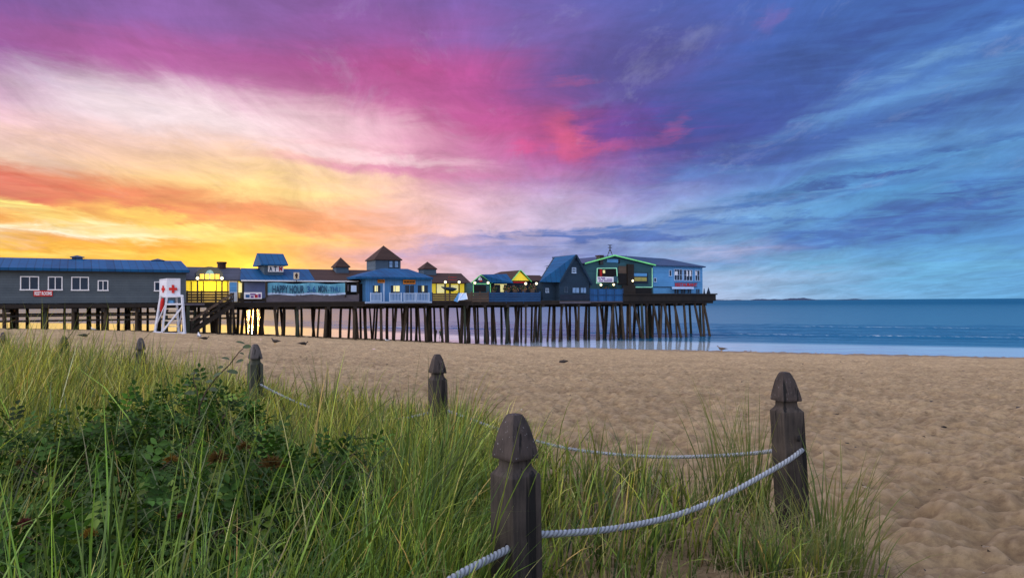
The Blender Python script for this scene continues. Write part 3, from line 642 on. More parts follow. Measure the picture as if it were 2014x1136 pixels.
# gate beside the stairs
t = thing('deck_gate', 'pale blue gate door between the yellow wall and the stairs', 'gate', W(S(458), -.1, DECK))
mb = MB(); pbox(mb, 451.5, 466, 555, 574, -.08, -.02); part('door_panel', mb, M['wall_deep'], t)
mb = MB(); pbox(mb, 451, 466.5, 552.5, 555, -.1, -.02); pbox(mb, 450.5, 451.6, 555, 593, -.1, -.02); pbox(mb, 466, 467.2, 555, 593, -.1, -.02); part('frame', mb, M['cream'], t)
mb = MB()
for k in range(7): pbox(mb, 452+k*2.05, 453.2+k*2.05, 575, 593, -.08, -.03)
pbox(mb, 451.7, 466, 574.1, 575.3, -.085, -.025); part('picket_panel', mb, M['trim_blue'], t)

# ------------------------------------------------------------------ hall with the ATM cupola
t = thing('pier_hall', 'long pier hall with part blue part brown roof and cupolas', 'building', W(S(600), 6, DECK))
dH = 2.2; s0, s1 = S(476, dH), S(738, dH); zE = Zp(600, 553.5, dH)
part('wall', MB().box(s0, s1, dH, 10, DECK, zE), M['dark_blue'], t)
zr = Zp(600, 529, 6); zE2 = zE+.1
def slope(mb, xa, xb, xc, xd):  # roof strip: eave xa..xb, ridge xc..xd
    a, b = S(xa, dH-.7), S(xb, dH-.7); c, d = S(xc, 6.), S(xd, 6.)
    lo = [W(a, dH-.7, zE2), W(b, dH-.7, zE2)]; hi = [W(d, 6., zr), W(c, 6., zr)]; bk = [W(d, 10.4, zE2), W(c, 10.4, zE2)]
    k = np.array([0, 0, -.12]); q = lo+hi+bk
    mb.add(q+[p+k for p in q], [(0, 1, 2, 3), (3, 2, 4, 5), (7, 6, 9, 8), (8, 9, 11, 10), (0, 6, 7, 1), (1, 7, 8, 2), (2, 8, 10, 4), (4, 10, 11, 5), (5, 11, 9, 3), (3, 9, 6, 0)]); return mb
part('roof', slope(MB(), 472, 620, 474, 606), M['blue_roof'], t, label='blue roof slope')
part('roof', slope(MB(), 620.3, 742, 606.3, 742), M['brown_roof'], t, label='brown shingled roof slope')
part('gutter', MB().box(s0-.2, S(705, dH-.8), dH-.82, dH-.71, zE-.03, zE+.10), M['white'], t)
part('panel', MB().box(S(480.5, dH), S(522.5, dH), dH-.06, dH-.004, DECK, Zp(500, 555, dH)), M['wall_purple'], t)
for x in (467.5, 478, 524, 611, 681, 704): mb = MB(); pbox(mb, x-1.3, x+1.3, 553.6, 597, .25, .5); part('post', mb, M['dark_wood'], t)
mb = MB(); pbox(mb, 468.5, 476.5, 556, 575, dH-.05, dH-.004); part('lit_pane', mb, M['yellow_pale'], t)
# ATM cupola with gable roof
dc = 3.4; a, b = S(520, dc), S(557, dc); zc = Zp(538, 520, dc); c = part('cupola', MB().box(a, b, dc, dc+3.2, zr-1.6, zc), M['wall_slate'], t, label='cupola carrying the ATM letters')
mb = MB(); o_ = .45
zrr = Zp(536, 498.5, dc+1.6); roof_hip(mb, a-o_, b+o_*.9, dc-.5, dc+3.7, zc+.004, zrr, a-o_+.02, b+o_*.9-.02, th=.12); part('roof', mb, M['blue_roof'], c)
mb = MB(); gx = a-.003
mb.add([W(gx, dc, zc-.02), W(gx, dc+3.2, zc-.02), W(gx, dc+1.6, zrr-.2), W(b+.003, dc, zc-.02), W(b+.003, dc+3.2, zc-.02), W(b+.003, dc+1.6, zrr-.2)], [(0, 1, 2), (5, 4, 3), (0, 2, 5, 3), (1, 4, 5, 2)]); part('gable', mb, M['wall_slate'], c)
sg = thing('cash_sign', 'white panels reading ATM on the blue roofed cupola', 'sign', W(S(542, dc), dc-.1, Zp(542, 534, dc)))
mb = MB(); pbox(mb, 527.5, 557.5, 522.5, 534.5, dc-.09, dc-.01); part('board', mb, M['white'], sg)
for ch, x in (('A', 532.5), ('T', 541.5), ('M', 552)): signtext(ch, x-3.2, x+3.2, 523.6, 533.4, dc-.098, M['ink_red'] if ch == 'M' else M['ink'], sg, .03)
sg = thing('roof_sign', 'small cream board with dark emblem standing on the blue roof', 'sign', W(S(583, .9), .9, Zp(583, 552, .9)))
mb = MB(); pbox(mb, 578, 588.5, 535.5, 549, .9, 1.0); part('board', mb, M['cream'], sg)
mb = MB(); pbox(mb, 580.5, 585.5, 539, 543.5, .87, .898); pbox(mb, 581.8, 584.6, 537, 547, .872, .897); part('emblem', mb, M['brown_roof'], sg)
mb = MB(); pbox(mb, 582.6, 583.6, 549, 553.5, .93, .98); part('bracket', mb, M['metal'], sg)
cupola(t, 661.5, 686, 524, 536, 506, 658, 688.5, 4.6, M['wall_slate'], M['brown_roof'])
# banners
sg = thing('happy_hour_banner', 'long turquoise HAPPY HOUR banner hung along the pier rail', 'banner', W(S(602), .05, Zp(602, 579)))
mb = MB(); n = 40; s0, s1 = S(525.5), S(679); zt_, zb = Zp(602, 557), Zp(602, 580)
fr = [[W(s0+(s1-s0)*k/n, .02+.05*math.sin(k*.9)+.03*math.sin(k*2.3)+q, z+.06*math.sin(k*.35)) for k in range(n+1)] for z, q in ((zb, 0), (zt_, .0))]
vs = fr[0]+fr[1]; mb.add(vs, [(k, k+1, n+2+k, n+1+k) for k in range(n)]); part('cloth', mb, M['turquoise'], sg)
mb = MB(); mb.add([p-QAX*.02 for p in fr[0]]+[p-QAX*.02+np.array([0, 0, .2]) for p in fr[0]], [(k, k+1, n+2+k, n+1+k) for k in range(n)]); part('pale_hem', mb, M['trim_blue'], sg)
signtext('HAPPY HOUR', 536, 598, 561, 576.5, -.12, M['ink'], sg, .012); signtext('3-6', 604, 621, 562, 575.5, -.12, M['ink_blue'], sg, .02); signtext('MON', 626, 643, 561.5, 575, -.12, M['ink'], sg, .015); signtext('-THU', 645, 669, 564, 574.5, -.12, M['ink_blue'], sg, .01)
for x in (525, 679.5): part('batten', MB().box(S(x)-.06, S(x)+.06, -.06, .1, zb-.2, zt_+.1), M['dark_wood'], sg)
sg = thing('small_banner', 'small white banner with blue and red print left of the turquoise one', 'banner', W(S(497), -.05, Zp(497, 588)))
mb = MB(); pbox(mb, 480, 515, 574.5, 587.5, -.12, -.09); part('cloth', mb, M['white'], sg)
for x0, x1, y0, y1, mt in ((483, 491, 579, 585, 'ink_blue'), (492, 503, 577, 580, 'ink_purple'), (493, 499, 581.5, 585.5, 'ink_purple'), (501, 507, 579, 585.5, 'ink_red'), (508, 513, 577.5, 585, 'ink_purple')):
    mb = MB(); pbox(mb, x0, x1, y0, y1, -.136, -.122); part('print_block', mb, M[mt], sg)
sg = thing('menu_board', 'pale notice board on the dark wall right of the turquoise banner', 'notice board', W(S(692), .1, Zp(692, 574)))
mb = MB(); pbox(mb, 690.5, 701, 561, 573.5, .05, .1); part('board', mb, M['trim_blue'], sg)
mb = MB(); pbox(mb, 683.5, 686, 559.5, 572, .05, .1); part('side_strip', mb, M['fence_grey'], sg)
mb = MB(); pbox(mb, 682, 718, 557, 594, 1.1, 2.1); part('dark_partition', mb, M['dark'], t)
railing('pier_railing', 'grey plank railing below the turquoise banner', 524, 705, .12, Zp(610, 578.5), DECK-.25, 4, M['fence_grey'], 2.3, boards=True, th=.20)
railing('pier_railing', 'low plank railing below the small white banner', 468, 523, .14, Zp(500, 585), DECK-.1, 2, M['dark_wood'], 1.7, boards=True, th=.2)

# ------------------------------------------------------------------ blue kiosk with the tall tower behind
t = thing('blue_kiosk', 'light blue kiosk with hipped blue roof and white balconies', 'building', W(S(785), 3, DECK))
zE = Zp(785, 547, 0); a, b = S(719.5), S(849.5)
part('wall', MB().box(a, b, 0, 6.2, Zp(785, 595), zE), M['wall_blue'], t)
mb = MB(); roof_hip(mb, S(700, -.6), S(852, -.6), -.6, 6.8, zE+.10, Zp(775, 528, 3.1), S(752, 3.1), S(802, 3.1), th=.22); part('roof', mb, M['blue_roof'], t)
mb = MB(); pbox(mb, 753.5, 756.5, 548, 594, -.05, -.004); pbox(mb, 718, 849.5, 592.5, 596, -.06, -.004); part('corner_board', mb, M['trim_blue'], t)
for x0, x1, gm, lit in ((732, 749, 'glass', (737, 743)), (767, 787, 'glass', (774, 786)), (795.5, 815, 'glass', None), (820, 842, 'glass', (830, 834))):
    w_ = window(t, x0, x1, 560, 578, 0, M['wall_blue'], M['glass'], 1, fw_=.06)
    if lit:
        mb = MB(); pbox(mb, lit[0], lit[1], 561.5, 573, -.045, -.031); part('lit_pane', mb, M['yellow_pale'], w_)
for x0, x1 in ((729.5, 750), (767, 790), (795, 817), (820, 844)):
    bl = None; mb = MB(); pbox(mb, x0, x1, 576, 577.4, -.75, -.68); pbox(mb, x0, x1, 590.5, 592, -.75, -.68)
    k = x0
    while k <= x1: pbox(mb, k-.35, k+.35, 577.4, 590.5, -.74, -.69); k += (x1-x0)/8
    for k in (x0, x1): pbox(mb, k-.8, k+.8, 575, 593, -.78, -.66)
    part('balcony_rail', mb, M['trim_blue'], t)
part('balcony_floor', MB().box(S(724, -.8), S(848, -.8), -.85, -.07, DECK-.35, DECK-.2), M['dark_wood'], t)
for lab, r_ in (('left, narrower orange sign board under the kiosk eave', (743, 757, 549.5, 556)), ('wider orange sign board above the kiosk double window', (793, 817, 550, 558.5))):
    sg = thing('kiosk_sign', lab, 'sign', W(S(sum(r_[:2])/2), -.1, Zp(r_[0], r_[3])))
    mb = MB(); pbox(mb, *r_, -.12, -.05); part('board', mb, M['orange_sign'], sg)
    mb = MB(); ym = (r_[2]+r_[3])/2
    for k in range(4): pbox(mb, r_[0]+1.5+k*(r_[1]-r_[0]-2)/4, r_[0]+.5+(k+1)*(r_[1]-r_[0]-2)/4, ym-1.3, ym+1.3, -.135, -.122)
    part('lettering', mb, M['brown_roof'], sg)
t = thing('roof_tower', 'square tower with brown pyramid roof rising behind the blue kiosk', 'tower', W(S(763, 7), 7, DECK))
c, s0, s1, w_, zb, ze = cupola(t, 738.5, 788, 510, 528, 483, 736, 790.5, 7, M['wall_slate'], M['brown_roof'], zbase=DECK, name='lantern')
for x0, x1 in ((764.5, 772.5), (775.5, 783.5)): window(t, x0, x1, 512.5, 526.5, 7, M['wall_navy'], M['glass_pale'], 0, True, .05)

# ------------------------------------------------------------------ brown-roofed bar with lit wall
t = thing('brown_roof_bar', 'low bar with brown hipped roof and glowing yellow wall', 'building', W(S(885, 5), 5, DECK))
dB = 3.; zE = Zp(885, 557.5, dB); a, b = S(840, dB), S(925, dB)
part('wall', MB().box(a, b, dB, 8.4, DECK, zE), M['yellow_wall'], t)
for r_ in ((859, 874.5, 558.5, 576), (887, 901, 560, 571)): mb = MB(); pbox(mb, *r_, dB-.03, dB-.004); part('lit_window', mb, M['yellow_pale'], t)
mb = MB(); roof_hip(mb, S(836, dB-.5), S(926.5, dB-.5), dB-.5, 9, zE+.1, Zp(880, 537, 5.7), S(838, 5.7), S(907.5, 5.7), th=.12); part('roof', mb, M['brown_roof'], t)
for x in (858.3, 875, 886, 903.5, 921): mb = MB(); pbox(mb, x-.7, x+.7, 557.5, 578, dB-.09, dB-.033); part('post', mb, M['dark_wood'], t)
cupola(t, 833.5, 858, 528, 541, 514.5, 830.5, 859.5, 5, M['wall_slate'], M['brown_roof'])
railing('pier_railing', 'brown board railing in front of the brown roofed bar', 850, 927, .1, Zp(888, 575.5), DECK-.25, 4, M['fence_wood'], 1.6, boards=True, th=.21)
t = thing('tilted_awning', 'small pale blue tilted awning frame over the brown railing', 'awning', W(S(903, -.6), -.6, DECK))
mb = MB(); mb.add([W(S(890, -.9), -1.2, Zp(890, 591, -.9)), W(S(898, -.9), -1.2, Zp(898, 594, -.9)), W(S(911, -.3), -.2, Zp(911, 577, -.3)), W(S(903, -.3), -.2, Zp(903, 575.5, -.3))], [(0, 1, 2, 3)]); part('side_panel', mb, M['wall_deep'], t)
mb = MB(); mb.add([W(S(898.3, -.9), -1.18, Zp(898, 591, -.9)), W(S(917, -.9), -1.18, Zp(917, 588, -.9)), W(S(917, -.3), -.2, Zp(917, 576, -.3)), W(S(904, -.3), -.2, Zp(904, 576, -.3))], [(0, 1, 2, 3)]); part('cloth_top', mb, M['trim_blue'], t)
part('frame_bar', MB().beam(W(S(898, -.9), -1.25, Zp(898, 592, -.9)), W(S(911, -.3), -.25, Zp(911, 576, -.3)), .06), M['white'], t); part('frame_bar', MB().beam(W(S(917, -.9), -1.2, Zp(917, 588, -.9)), W(S(917, -.3), -.22, Zp(917, 575.5, -.3)), .06), M['white'], t)
t = thing('folded_parasol', 'dark blue folded parasol leaning before the lit yellow wall', 'parasol', W(S(884, 1.5), 1.5, DECK))
part('canopy', MB().tube([W(S(868, 1.5), 1.5, Zp(868, 564, 1.5)), W(S(876, 1.5), 1.5, Zp(876, 567, 1.5)), W(S(890, 1.5), 1.5, Zp(890, 569, 1.5)), W(S(898, 1.5), 1.5, Zp(898, 568, 1.5))], [.05, .18, .25, .08], 8), M['wall_navy'], t, True)
part('pole', MB().tube([W(S(885, 1.5), 1.5, DECK), W(S(885, 1.5), 1.5, Zp(885, 566, 1.5))], .04, 6), M['metal'], t)
t = thing('mast', 'bare flag mast with crossarms above the brown roof', 'mast', W(S(884, 2), 2, DECK))
mb = MB(); mb.tube([W(S(884, 2), 2, DECK), W(S(884, 2), 2, Zp(884, 540, 2))], .05, 6); part('pole', mb, M['fence_wood'], t)
for y in (545, 550): part('crossarm', MB().beam(W(S(882, 2), 2, Zp(884, y, 2)), W(S(898, 2), 2, Zp(884, y, 2)), .05), M['red'], t)

# ------------------------------------------------------------------ green-lit pavilion
t = thing('pavilion', 'green lit gabled pavilion with sail emblem and blue roof', 'building', W(S(965, 2), 2, DECK))
d0 = .6; zE = Zp(945, 556, d0); a, b = S(928, d0), S(966, d0); zr = Zp(945, 541, d0); sm = S(945, d0)
part('wall', MB().box(a+.2, b-.2, d0, 5, DECK, zE), M['wall_teal'], t)
mb = MB(); mb.add([W(a, d0, zE+.003), W(b, d0, zE+.003), W(sm, d0, zr), W(a, d0+.25, zE+.003), W(b, d0+.25, zE+.003), W(sm, d0+.25, zr)], [(0, 1, 2), (5, 4, 3), (0, 3, 4, 1), (1, 4, 5, 2), (2, 5, 3, 0)]); gb = part('gable', mb, M['wall_navy'], t)
mb = MB(); mb.add([W(S(939.5, d0), d0-.03, Zp(940, 550, d0)), W(S(945, d0), d0-.03, Zp(945, 551, d0)), W(S(943.6, d0), d0-.03, Zp(944, 542.5, d0))], [(0, 1, 2)]); mb.add([W(S(945.6, d0), d0-.03, Zp(945, 551, d0)), W(S(948, d0), d0-.03, Zp(948, 550, d0)), W(S(944.5, d0), d0-.03, Zp(944, 543, d0))], [(0, 1, 2)]); part('sail_emblem', mb, M['white'], gb)
mb = MB(); mb.add([W(S(943, d0), d0-.032, Zp(943, 553.5, d0)), W(S(948, d0), d0-.032, Zp(948, 553.5, d0)), W(S(949, d0), d0-.032, Zp(949, 551.6, d0)), W(S(942, d0), d0-.032, Zp(942, 551.6, d0))], [(0, 1, 2, 3)]); part('hull_emblem', mb, M['red'], gb)
for p, q in (((a-.1, zE), (sm, zr+.06)), ((sm, zr+.06), (b+.1, zE)), ((a+.1, zE-.12), (b-.1, zE-.12)), ((a+.15, zE-.2), (a+.15, DECK+.6)), ((b-.15, zE-.2), (b-.15, DECK+.9))):
    part('light_strip', MB().beam(W(p[0], d0-.1, p[1]), W(q[0], d0-.1, q[1]), .07), M['green_neon'], t)
for x in (932.5, 958.5): part('lamp', MB().ball(W(S(x, d0), d0-.2, Zp(x, 556, d0)), .14), M['lamp'], t, True)
mb = MB(); pbox(mb, 933, 956, 561, 573.5, d0-.05, d0-.004); part('serving_hatch', mb, M['dark'], t)
mb = MB(); rs = [S(944, d0), S(1000, 2.8), S(1008, 0)]
mb.add([W(sm, d0-.2, zr+.08), W(S(997, 3), 3, Zp(997, 538.5, 3)), W(S(1010, .4), .4, Zp(1010, 556.5, .4)), W(b-.1, d0-.2, zE+.02), W(S(952, 6), 6, zr-1.5), W(S(990, 6), 6, zr-1.5)], [(0, 3, 2, 1), (0, 1, 5, 4)]); part('roof', mb, M['blue_roof'], t)
part('wall', MB().box(b-.15, S(1012, 1.2), 1.2, 5, DECK, Zp(990, 558, 1.2)), M['dark_blue'], t, label='dark blue side wall below the blue roof')
mb = MB(); pbox(mb, 984.5, 991, 559, 574, 1.12, 1.19); pbox(mb, 973, 997, 558.3, 559.5, 1.1, 1.19); part('lit_pane', mb, M['yellow_pale'], t)
t = thing('yellow_gable_house', 'small house with a glowing yellow gable and brown roof', 'building', W(S(1020, 4), 4, DECK))
d1 = 3.; a, b = S(1006, d1), S(1041, d1); zE = Zp(1022, 551.5, d1); zr = Zp(1022, 532, d1); sm = S(1022.5, d1)
mb = MB(); mb.add([W(a, d1, zE), W(b, d1, zE), W(sm, d1, zr-.1), W(a, d1+.2, zE), W(b, d1+.2, zE), W(sm, d1+.2, zr-.1)], [(0, 1, 2), (5, 4, 3), (0, 3, 4, 1)]); part('gable', mb, M['yellow_wall'], t)
part('wall', MB().box(a+.2, b-.2, d1+.1, 8, DECK, zE-.004), M['dark_blue'], t)
mb = MB(); mb.add([W(a-.2, d1-.2, zE-.15), W(sm, d1-.2, zr+.05), W(b+.2, d1-.2, zE-.15), W(a-3.2, 8, zE-.15), W(S(985, 8), 8, zr+.05), W(b+.2, 8, zE-.15)], [(0, 1, 4, 3), (1, 2, 5, 4)]); part('roof', mb, M['brown_roof'], t)
for p, q in (((a-.2, zE-.12), (sm, zr+.08)), ((sm, zr+.08), (b+.2, zE-.12))): part('light_strip', MB().beam(W(p[0], d1-.24, p[1]), W(q[0], d1-.24, q[1]), .07), M['green_neon'], t)
t = thing('brown_shed', 'low brown roofed shed between the yellow gable and the dark cottage', 'building', W(S(1052, 4), 4, DECK))
a, b = S(1034, 3.4), S(1075, 3.4); zE = Zp(1052, 552, 3.4); part('wall', MB().box(a, b, 3.4, 8, DECK, zE), M['dark_blue'], t)
mb = MB(); roof_hip(mb, a-.4, b+.4, 3., 8.4, zE, Zp(1052, 541, 5.7), a-.4, b+.4, th=.1); part('roof', mb, M['brown_roof'], t)
# coloured clutter of the terrace: planters, hanging baskets and lights
def planter(x, y, d, r, label):
    t_ = thing('flower_planter', label, 'planter', W(S(x, d), d, DECK), 'planters along the terrace fence'); zc = Zp(x, y, d); q = random.Random(int(x*7))
    for nm, mt, cnt in (('leaves', 'pl_leaf', 70), ('blossom', 'pl_bloom', 26)):
        mb = MB()
        for k in range(cnt):
            v = np.array([q.gauss(0, 1), q.gauss(0, 1), q.gauss(0, .8)]); v = v/np.linalg.norm(v)*r*q.random()**.4; p = W(S(x, d)+v[0], d+v[1], zc+v[2]*.8)
            u1 = np.array([q.gauss(0, 1) for _ in range(3)]); u1 /= np.linalg.norm(u1); u2 = np.cross(u1, [q.gauss(0, 1) for _ in range(3)]); u2 /= np.linalg.norm(u2); h = .09 if cnt > 50 else .07
            mb.add([p-u1*h, p+u2*h*.6, p+u1*h, p-u2*h*.6], [(0, 1, 2, 3)])
        part(nm, mb, M[mt], t_)
    part('pot', MB().tube([W(S(x, d), d, DECK), W(S(x, d), d, zc-r*.3)], [.22, .32], 10), M['fence_wood'], t_)
M['pl_leaf'] = pmat('planter_leaf', (.05, .10, .025), (.03, .06, .02), 4.); M['pl_bloom'] = pmat('blossom', (.62, .34, .12), (.55, .12, .10), 6.)
for x, y, d, lab in ((970, 568, .7, 'pale flower planter nearest the pavilion on the blue fence'), (997, 567, .7, 'flower planter under the right end of the pavilion roof'), (1013, 567, .6, 'flower planter below the left half of the yellow gable'), (1030, 566, .6, 'orange flower planter below the right half of the yellow gable'), (1047, 565, .5, 'flower planter left of the dark cottage, beside the corner lights'), (1192, 565, .6, 'planter glowing by lights below the restaurant balcony'), (1206, 566, .6, 'rightmost flower planter on the restaurant terrace fence')):
    planter(x, y, d, .55, lab)
for x, y, d, lab in ((1034, 557.5, .6, 'round lit terrace lamp at the foot of the yellow gable'), (1055, 557.5, .4, 'round lit terrace lamp against the dark cottage roof'), (1160, 558.5, .4, 'cream lit globe in the corner right of the dark cottage'), (1182, 560, .4, 'small lit globe under the restaurant balcony'), (1207, 559.5, .4, 'lit globe right of the restaurant balcony banner')):
    lamp(x, y, 580, d, lab)
mb = MB(); pbox(mb, 1010, 1034, 553.6, 556, 2.4, 2.5); solo('awning_valance', mb, M['red'], W(S(1022, 2.4), 2.4, Zp(1022, 556, 2.4)), 'thin dark red awning valance under the yellow gable', 'awning')
railing('terrace_fence', 'deep blue board fence along the terrace left of the dark cottage', 961, 1062, .08, Zp(1010, 573.5), DECK-.28, 4, M['fence_blue'], 2.4, boards=True, th=.24)
railing('terrace_fence', 'brown board fence below the pavilion hatch', 928, 960.5, .07, Zp(945, 574), DECK-.28, 4, M['fence_wood'], 1.3, boards=True, th=.22)

# ------------------------------------------------------------------ dark A-frame cottage
t = thing('steep_cottage', 'dark navy cottage with steep blue roof at the pier edge', 'building', W(S(1125, 1), 1, DECK))
a, b = S(1100, 0), S(1159, 0); sm = S(1131, 0); zE = Zp(1128, 554, 0); zr = Zp(1131, 501.5, 0); dq = 5.
pr = [(a, Zp(1128, 594)), (b, Zp(1128, 594)), (b, zE), (sm, zr-.15), (a, zE)]
mb = MB(); mb.loft([[W(x, 0, z) for x, z in pr], [W(x, dq, z) for x, z in pr]]); part('wall', mb, M['wall_navy'], t)
s2 = S(1067, 1.0)
part('wall', MB().box(s2, a-.003, .9, 4.2, Zp(1085, 595), zE), M['wall_navy'], t, label='side wing under the blue roof slope')
# roof: the left slope sweeps down over the side wing, the right slope is steep
zL = Zp(1080, 554, .3); k = .16
tl, tr_ = S(1092, 3.2), sm
mb = MB(); mb.add([W(S(1061, .5), .5, zL), W(a+.05, -.3, Zp(1100, 555, -.3)), W(sm, -.3, zr+.05), W(S(1092, dq-.4), dq-.4, zr-.02), W(S(1067, dq), dq+.3, zL)], [(0, 1, 2, 3), (0, 3, 4)])
part('roof', mb, M['blue_roof'], t, label='broad blue left roof slope')
mb = MB(); q = [W(sm, -.3, zr+.05), W(b+.3, -.3, zE-.3), W(b+.3, dq+.2, zE-.3), W(sm, dq+.2, zr+.05)]; mb.hexa([p+np.array([0, 0, -.12]) for p in q], q); part('roof', mb, M['navy_roof'], t, label='steep dark right roof slope')
part('bargeboard', MB().beam(W(sm, -.34, zr), W(b+.25, -.34, zE-.32), .06, .22), M['wall_navy'], t); part('bargeboard', MB().beam(W(sm, -.34, zr), W(a-.05, -.34, zE-.02), .06, .22), M['wall_navy'], t)
window(t, 1124.5, 1132.5, 526, 537, 0, M['trim_blue'], M['glass'], 1, True, .08)
window(t, 1125, 1139.5, 564.5, 576.5, 0, M['wall_navy'], M['glass_pale'], 1, fw_=.05); window(t, 1141, 1153, 564.5, 576.5, 0, M['wall_navy'], M['glass_pale'], 1, fw_=.05)
window(t, 1110, 1116, 563, 575, 0, M['wall_slate'], M['glass'], 0, fw_=.05); window(t, 1073, 1079, 566.5, 575, .9, M['trim_blue'], M['glass'], 1, fw_=.05)
part('sill_beam', MB().box(a, b+.1, -.12, -.004, Zp(1128, 596.5), Zp(1128, 592)), M['fence_grey'], t)
part('skirt_band', MB().box(a+.1, b, -.06, -.004, Zp(1128, 589), Zp(1128, 579)), M['dark_blue'], t)

# ------------------------------------------------------------------ restaurant at the end
t = thing('restaurant', 'big blue two storey restaurant with green lit gable at the pier end', 'building', W(S(1270, 4), 4, DECK))
zE = Zp(1330, 524, .6); g0, g1, e1 = S(1150, .6), S(1285, .6), S(1382, .6); zr = Zp(1206, 504, .6); sm = S(1206, .6)
base = Zp(1330, 577.5, .6)
part('wall', MB().box(g1+.003, e1, .6, 9.6, base, zE), M['wall_deep'], t, label='bright blue side wall')
pr = [(g0, base), (g1, base), (g1, zE), (sm, zr), (g0, zE)]
mb = MB(); mb.loft([[W(x, .62, z) for x, z in pr], [W(x, 9.6, z) for x, z in pr]]); part('wall', mb, M['wall_teal'], t, label='dusky gable wall under the green lights')
# roof: ridge runs back and right, hipped at the seaward end
rg = W(S(1310, 5), 5, Zp(1310, 508.5, 5)); dz = np.array([0, 0, -.16])
v = [W(sm, .3, zr+.14), W(g1+.1, .3, zE+.14), W(e1+.35, .3, zE+.10), rg, W(e1+.35, 9.9, zE+.1), W(g0-.3, 9.9, zE+.1), W(sm, 9.9, zr+.14), W(g0-.3, .3, zE+.12)]
mb = MB(); mb.add(v, [(0, 1, 3), (1, 2, 3), (2, 4, 3), (0, 3, 4, 6), (0, 6, 5, 7)]); mb.add(v+[p+dz for p in v], [(1, 9, 10, 2), (0, 8, 9, 1), (7, 15, 8, 0), (2, 10, 12, 4)]); part('roof', mb, M['navy_roof'], t)
for p, q in (((g0-.2, zE+.1), (sm, zr+.12)), ((sm, zr+.12), (g1+.1, zE+.10))): part('light_strip', MB().beam(W(p[0], .2, p[1]), W(q[0], .2, q[1]), .09, .15), M['green_neon'], t)
for (xa, ya), (xb, yb) in (((1283, 527), (1283, 564)), ((1248, 564.5), (1283, 564.5)), ((1248, 565), (1248, 577))): part('light_strip', MB().beam(W(S(xa, .5), .5, Zp(xa, ya, .5)), W(S(xb, .5), .5, Zp(xb, yb, .5)), .09), M['mint_neon'], t)
# balcony opening, dark porch and window front of the gable
bal = part('balcony', MB().box(S(1176, .6), S(1213, .6), -.3, .58, Zp(1195, 557, -.3), Zp(1195, 555.6, -.3)), M['dark_wood'], t)
mb = MB(); pbox(mb, 1176, 1212, 528, 555, .54, .6); part('opening', mb, M['dark'], bal)
for (xa, ya), (xb, yb) in (((1175, 527.5), (1213, 527)), ((1175, 527.5), (1173.5, 556)), ((1213, 527), (1215, 556)), ((1173, 556.5), (1204, 556.5))): part('light_strip', MB().beam(W(S(xa, -.1), -.1, Zp(xa, ya, -.1)), W(S(xb, -.1), -.1, Zp(xb, yb, -.1)), .09), M['mint_neon'], bal)
mb = MB(); pbox(mb, 1180, 1184, 529, 543, .50, .538); part('shutter', mb, M['red'], bal)
mb = MB(); pbox(mb, 1186, 1190, 531, 537, .50, .538); part('lit_pane', mb, M['yellow_pale'], bal)
mb = MB(); pbox(mb, 1217, 1232, 523, 537.5, .5, .6); part('menu_panel', mb, M['fence_wood'], t)
mb = MB(); pbox(mb, 1216, 1236, 538, 560, .5, .6); part('porch_opening', mb, M['dark'], t)
mb = MB(); pbox(mb, 1235, 1247, 519, 562, .3, .6); part('porch_pier', mb, M['dark_wood'], t)
window(t, 1241, 1274, 536, 557, .55, M['wall_navy'], M['dark_blue'], 0, fw_=.05)
mb = MB(); pbox(mb, 1242, 1272.5, 537, 543, .49, .519); part('awning_band', mb, M['wall_deep'], t)
mb = MB(); pbox(mb, 1248, 1272, 545, 552.5, .48, .517); part('lit_counter', mb, pmat('lit_counter', (.25, .22, .06), (.1, .14, .06), 3., emit=((.45, .36, .08), .25), bump=0), t)
part('lamp', MB().ball(W(S(1243.5, .4), .3, Zp(1243, 552, .4)), .15), M['lamp'], t, True)
mb = MB(); pbox(mb, 1194, 1216, 509.5, 516, .5, .615); part('gable_panel', mb, M['wall_deep'], t)
mb = MB(); pbox(mb, 1216.3, 1219, 510.5, 518, .5, .615); part('vent', mb, M['dark'], t)
mb = MB(); pbox(mb, 1250, 1282, 566, 577.4, .45, .6); part('lower_porch', mb, M['dark'], t)
# windows of the side wall
for x0, x1, y0, y1, m_, gm in ((1325.5, 1341.5, 529, 551.5, 2, 'glass'), (1344, 1361.5, 530, 552, 2, 'glass'), (1366.5, 1376, 531, 552, 1, 'glass'), (1315.5, 1320.5, 531, 543, 0, 'glass'), (1285.3, 1290.6, 546, 554.5, 0, 'glass')):
    window(t, x0, x1, y0, y1, .6, M['trim_blue'], M[gm], m_, x1-x0 > 8, .06)
for x0, x1, y0, y1 in ((1327.5, 1333, 533.5, 541), (1350, 1353, 532.5, 543), (1356, 1359.5, 532.5, 543), (1368, 1370.5, 533, 541)):
    mb = MB(); pbox(mb, x0, x1, y0, y1, .545, .568); part('lit_pane', mb, M['white'], t)
for x0, x1 in ((1325, 1335), (1338, 1348), (1351, 1359), (1368, 1376)):
    window(t, x0, x1, 567.5, 577.4, .6, M['wall_deep'], M['glass'], 1, fw_=.05, name='doorway')
mb = MB(); mb.hexa([W(S(1321, -.4), -.5, Zp(1340, 568.2, -.4)), W(S(1364, -.4), -.5, Zp(1340, 568.2, -.4)), W(S(1364, .6), .595, Zp(1340, 564.2, .6)), W(S(1321, .6), .595, Zp(1340, 564.2, .6))], [W(S(1321, -.4), -.5, Zp(1340, 567.4, -.4)), W(S(1364, -.4), -.5, Zp(1340, 567.4, -.4)), W(S(1364, .6), .595, Zp(1340, 563.6, .6)), W(S(1321, .6), .595, Zp(1340, 563.6, .6))]); part('awning', mb, M['trim_blue'], t)
mb = MB(); pbox(mb, 1286, 1330, 563.5, 565, .5, .597); part('trim_band', mb, M['wall_navy'], t)
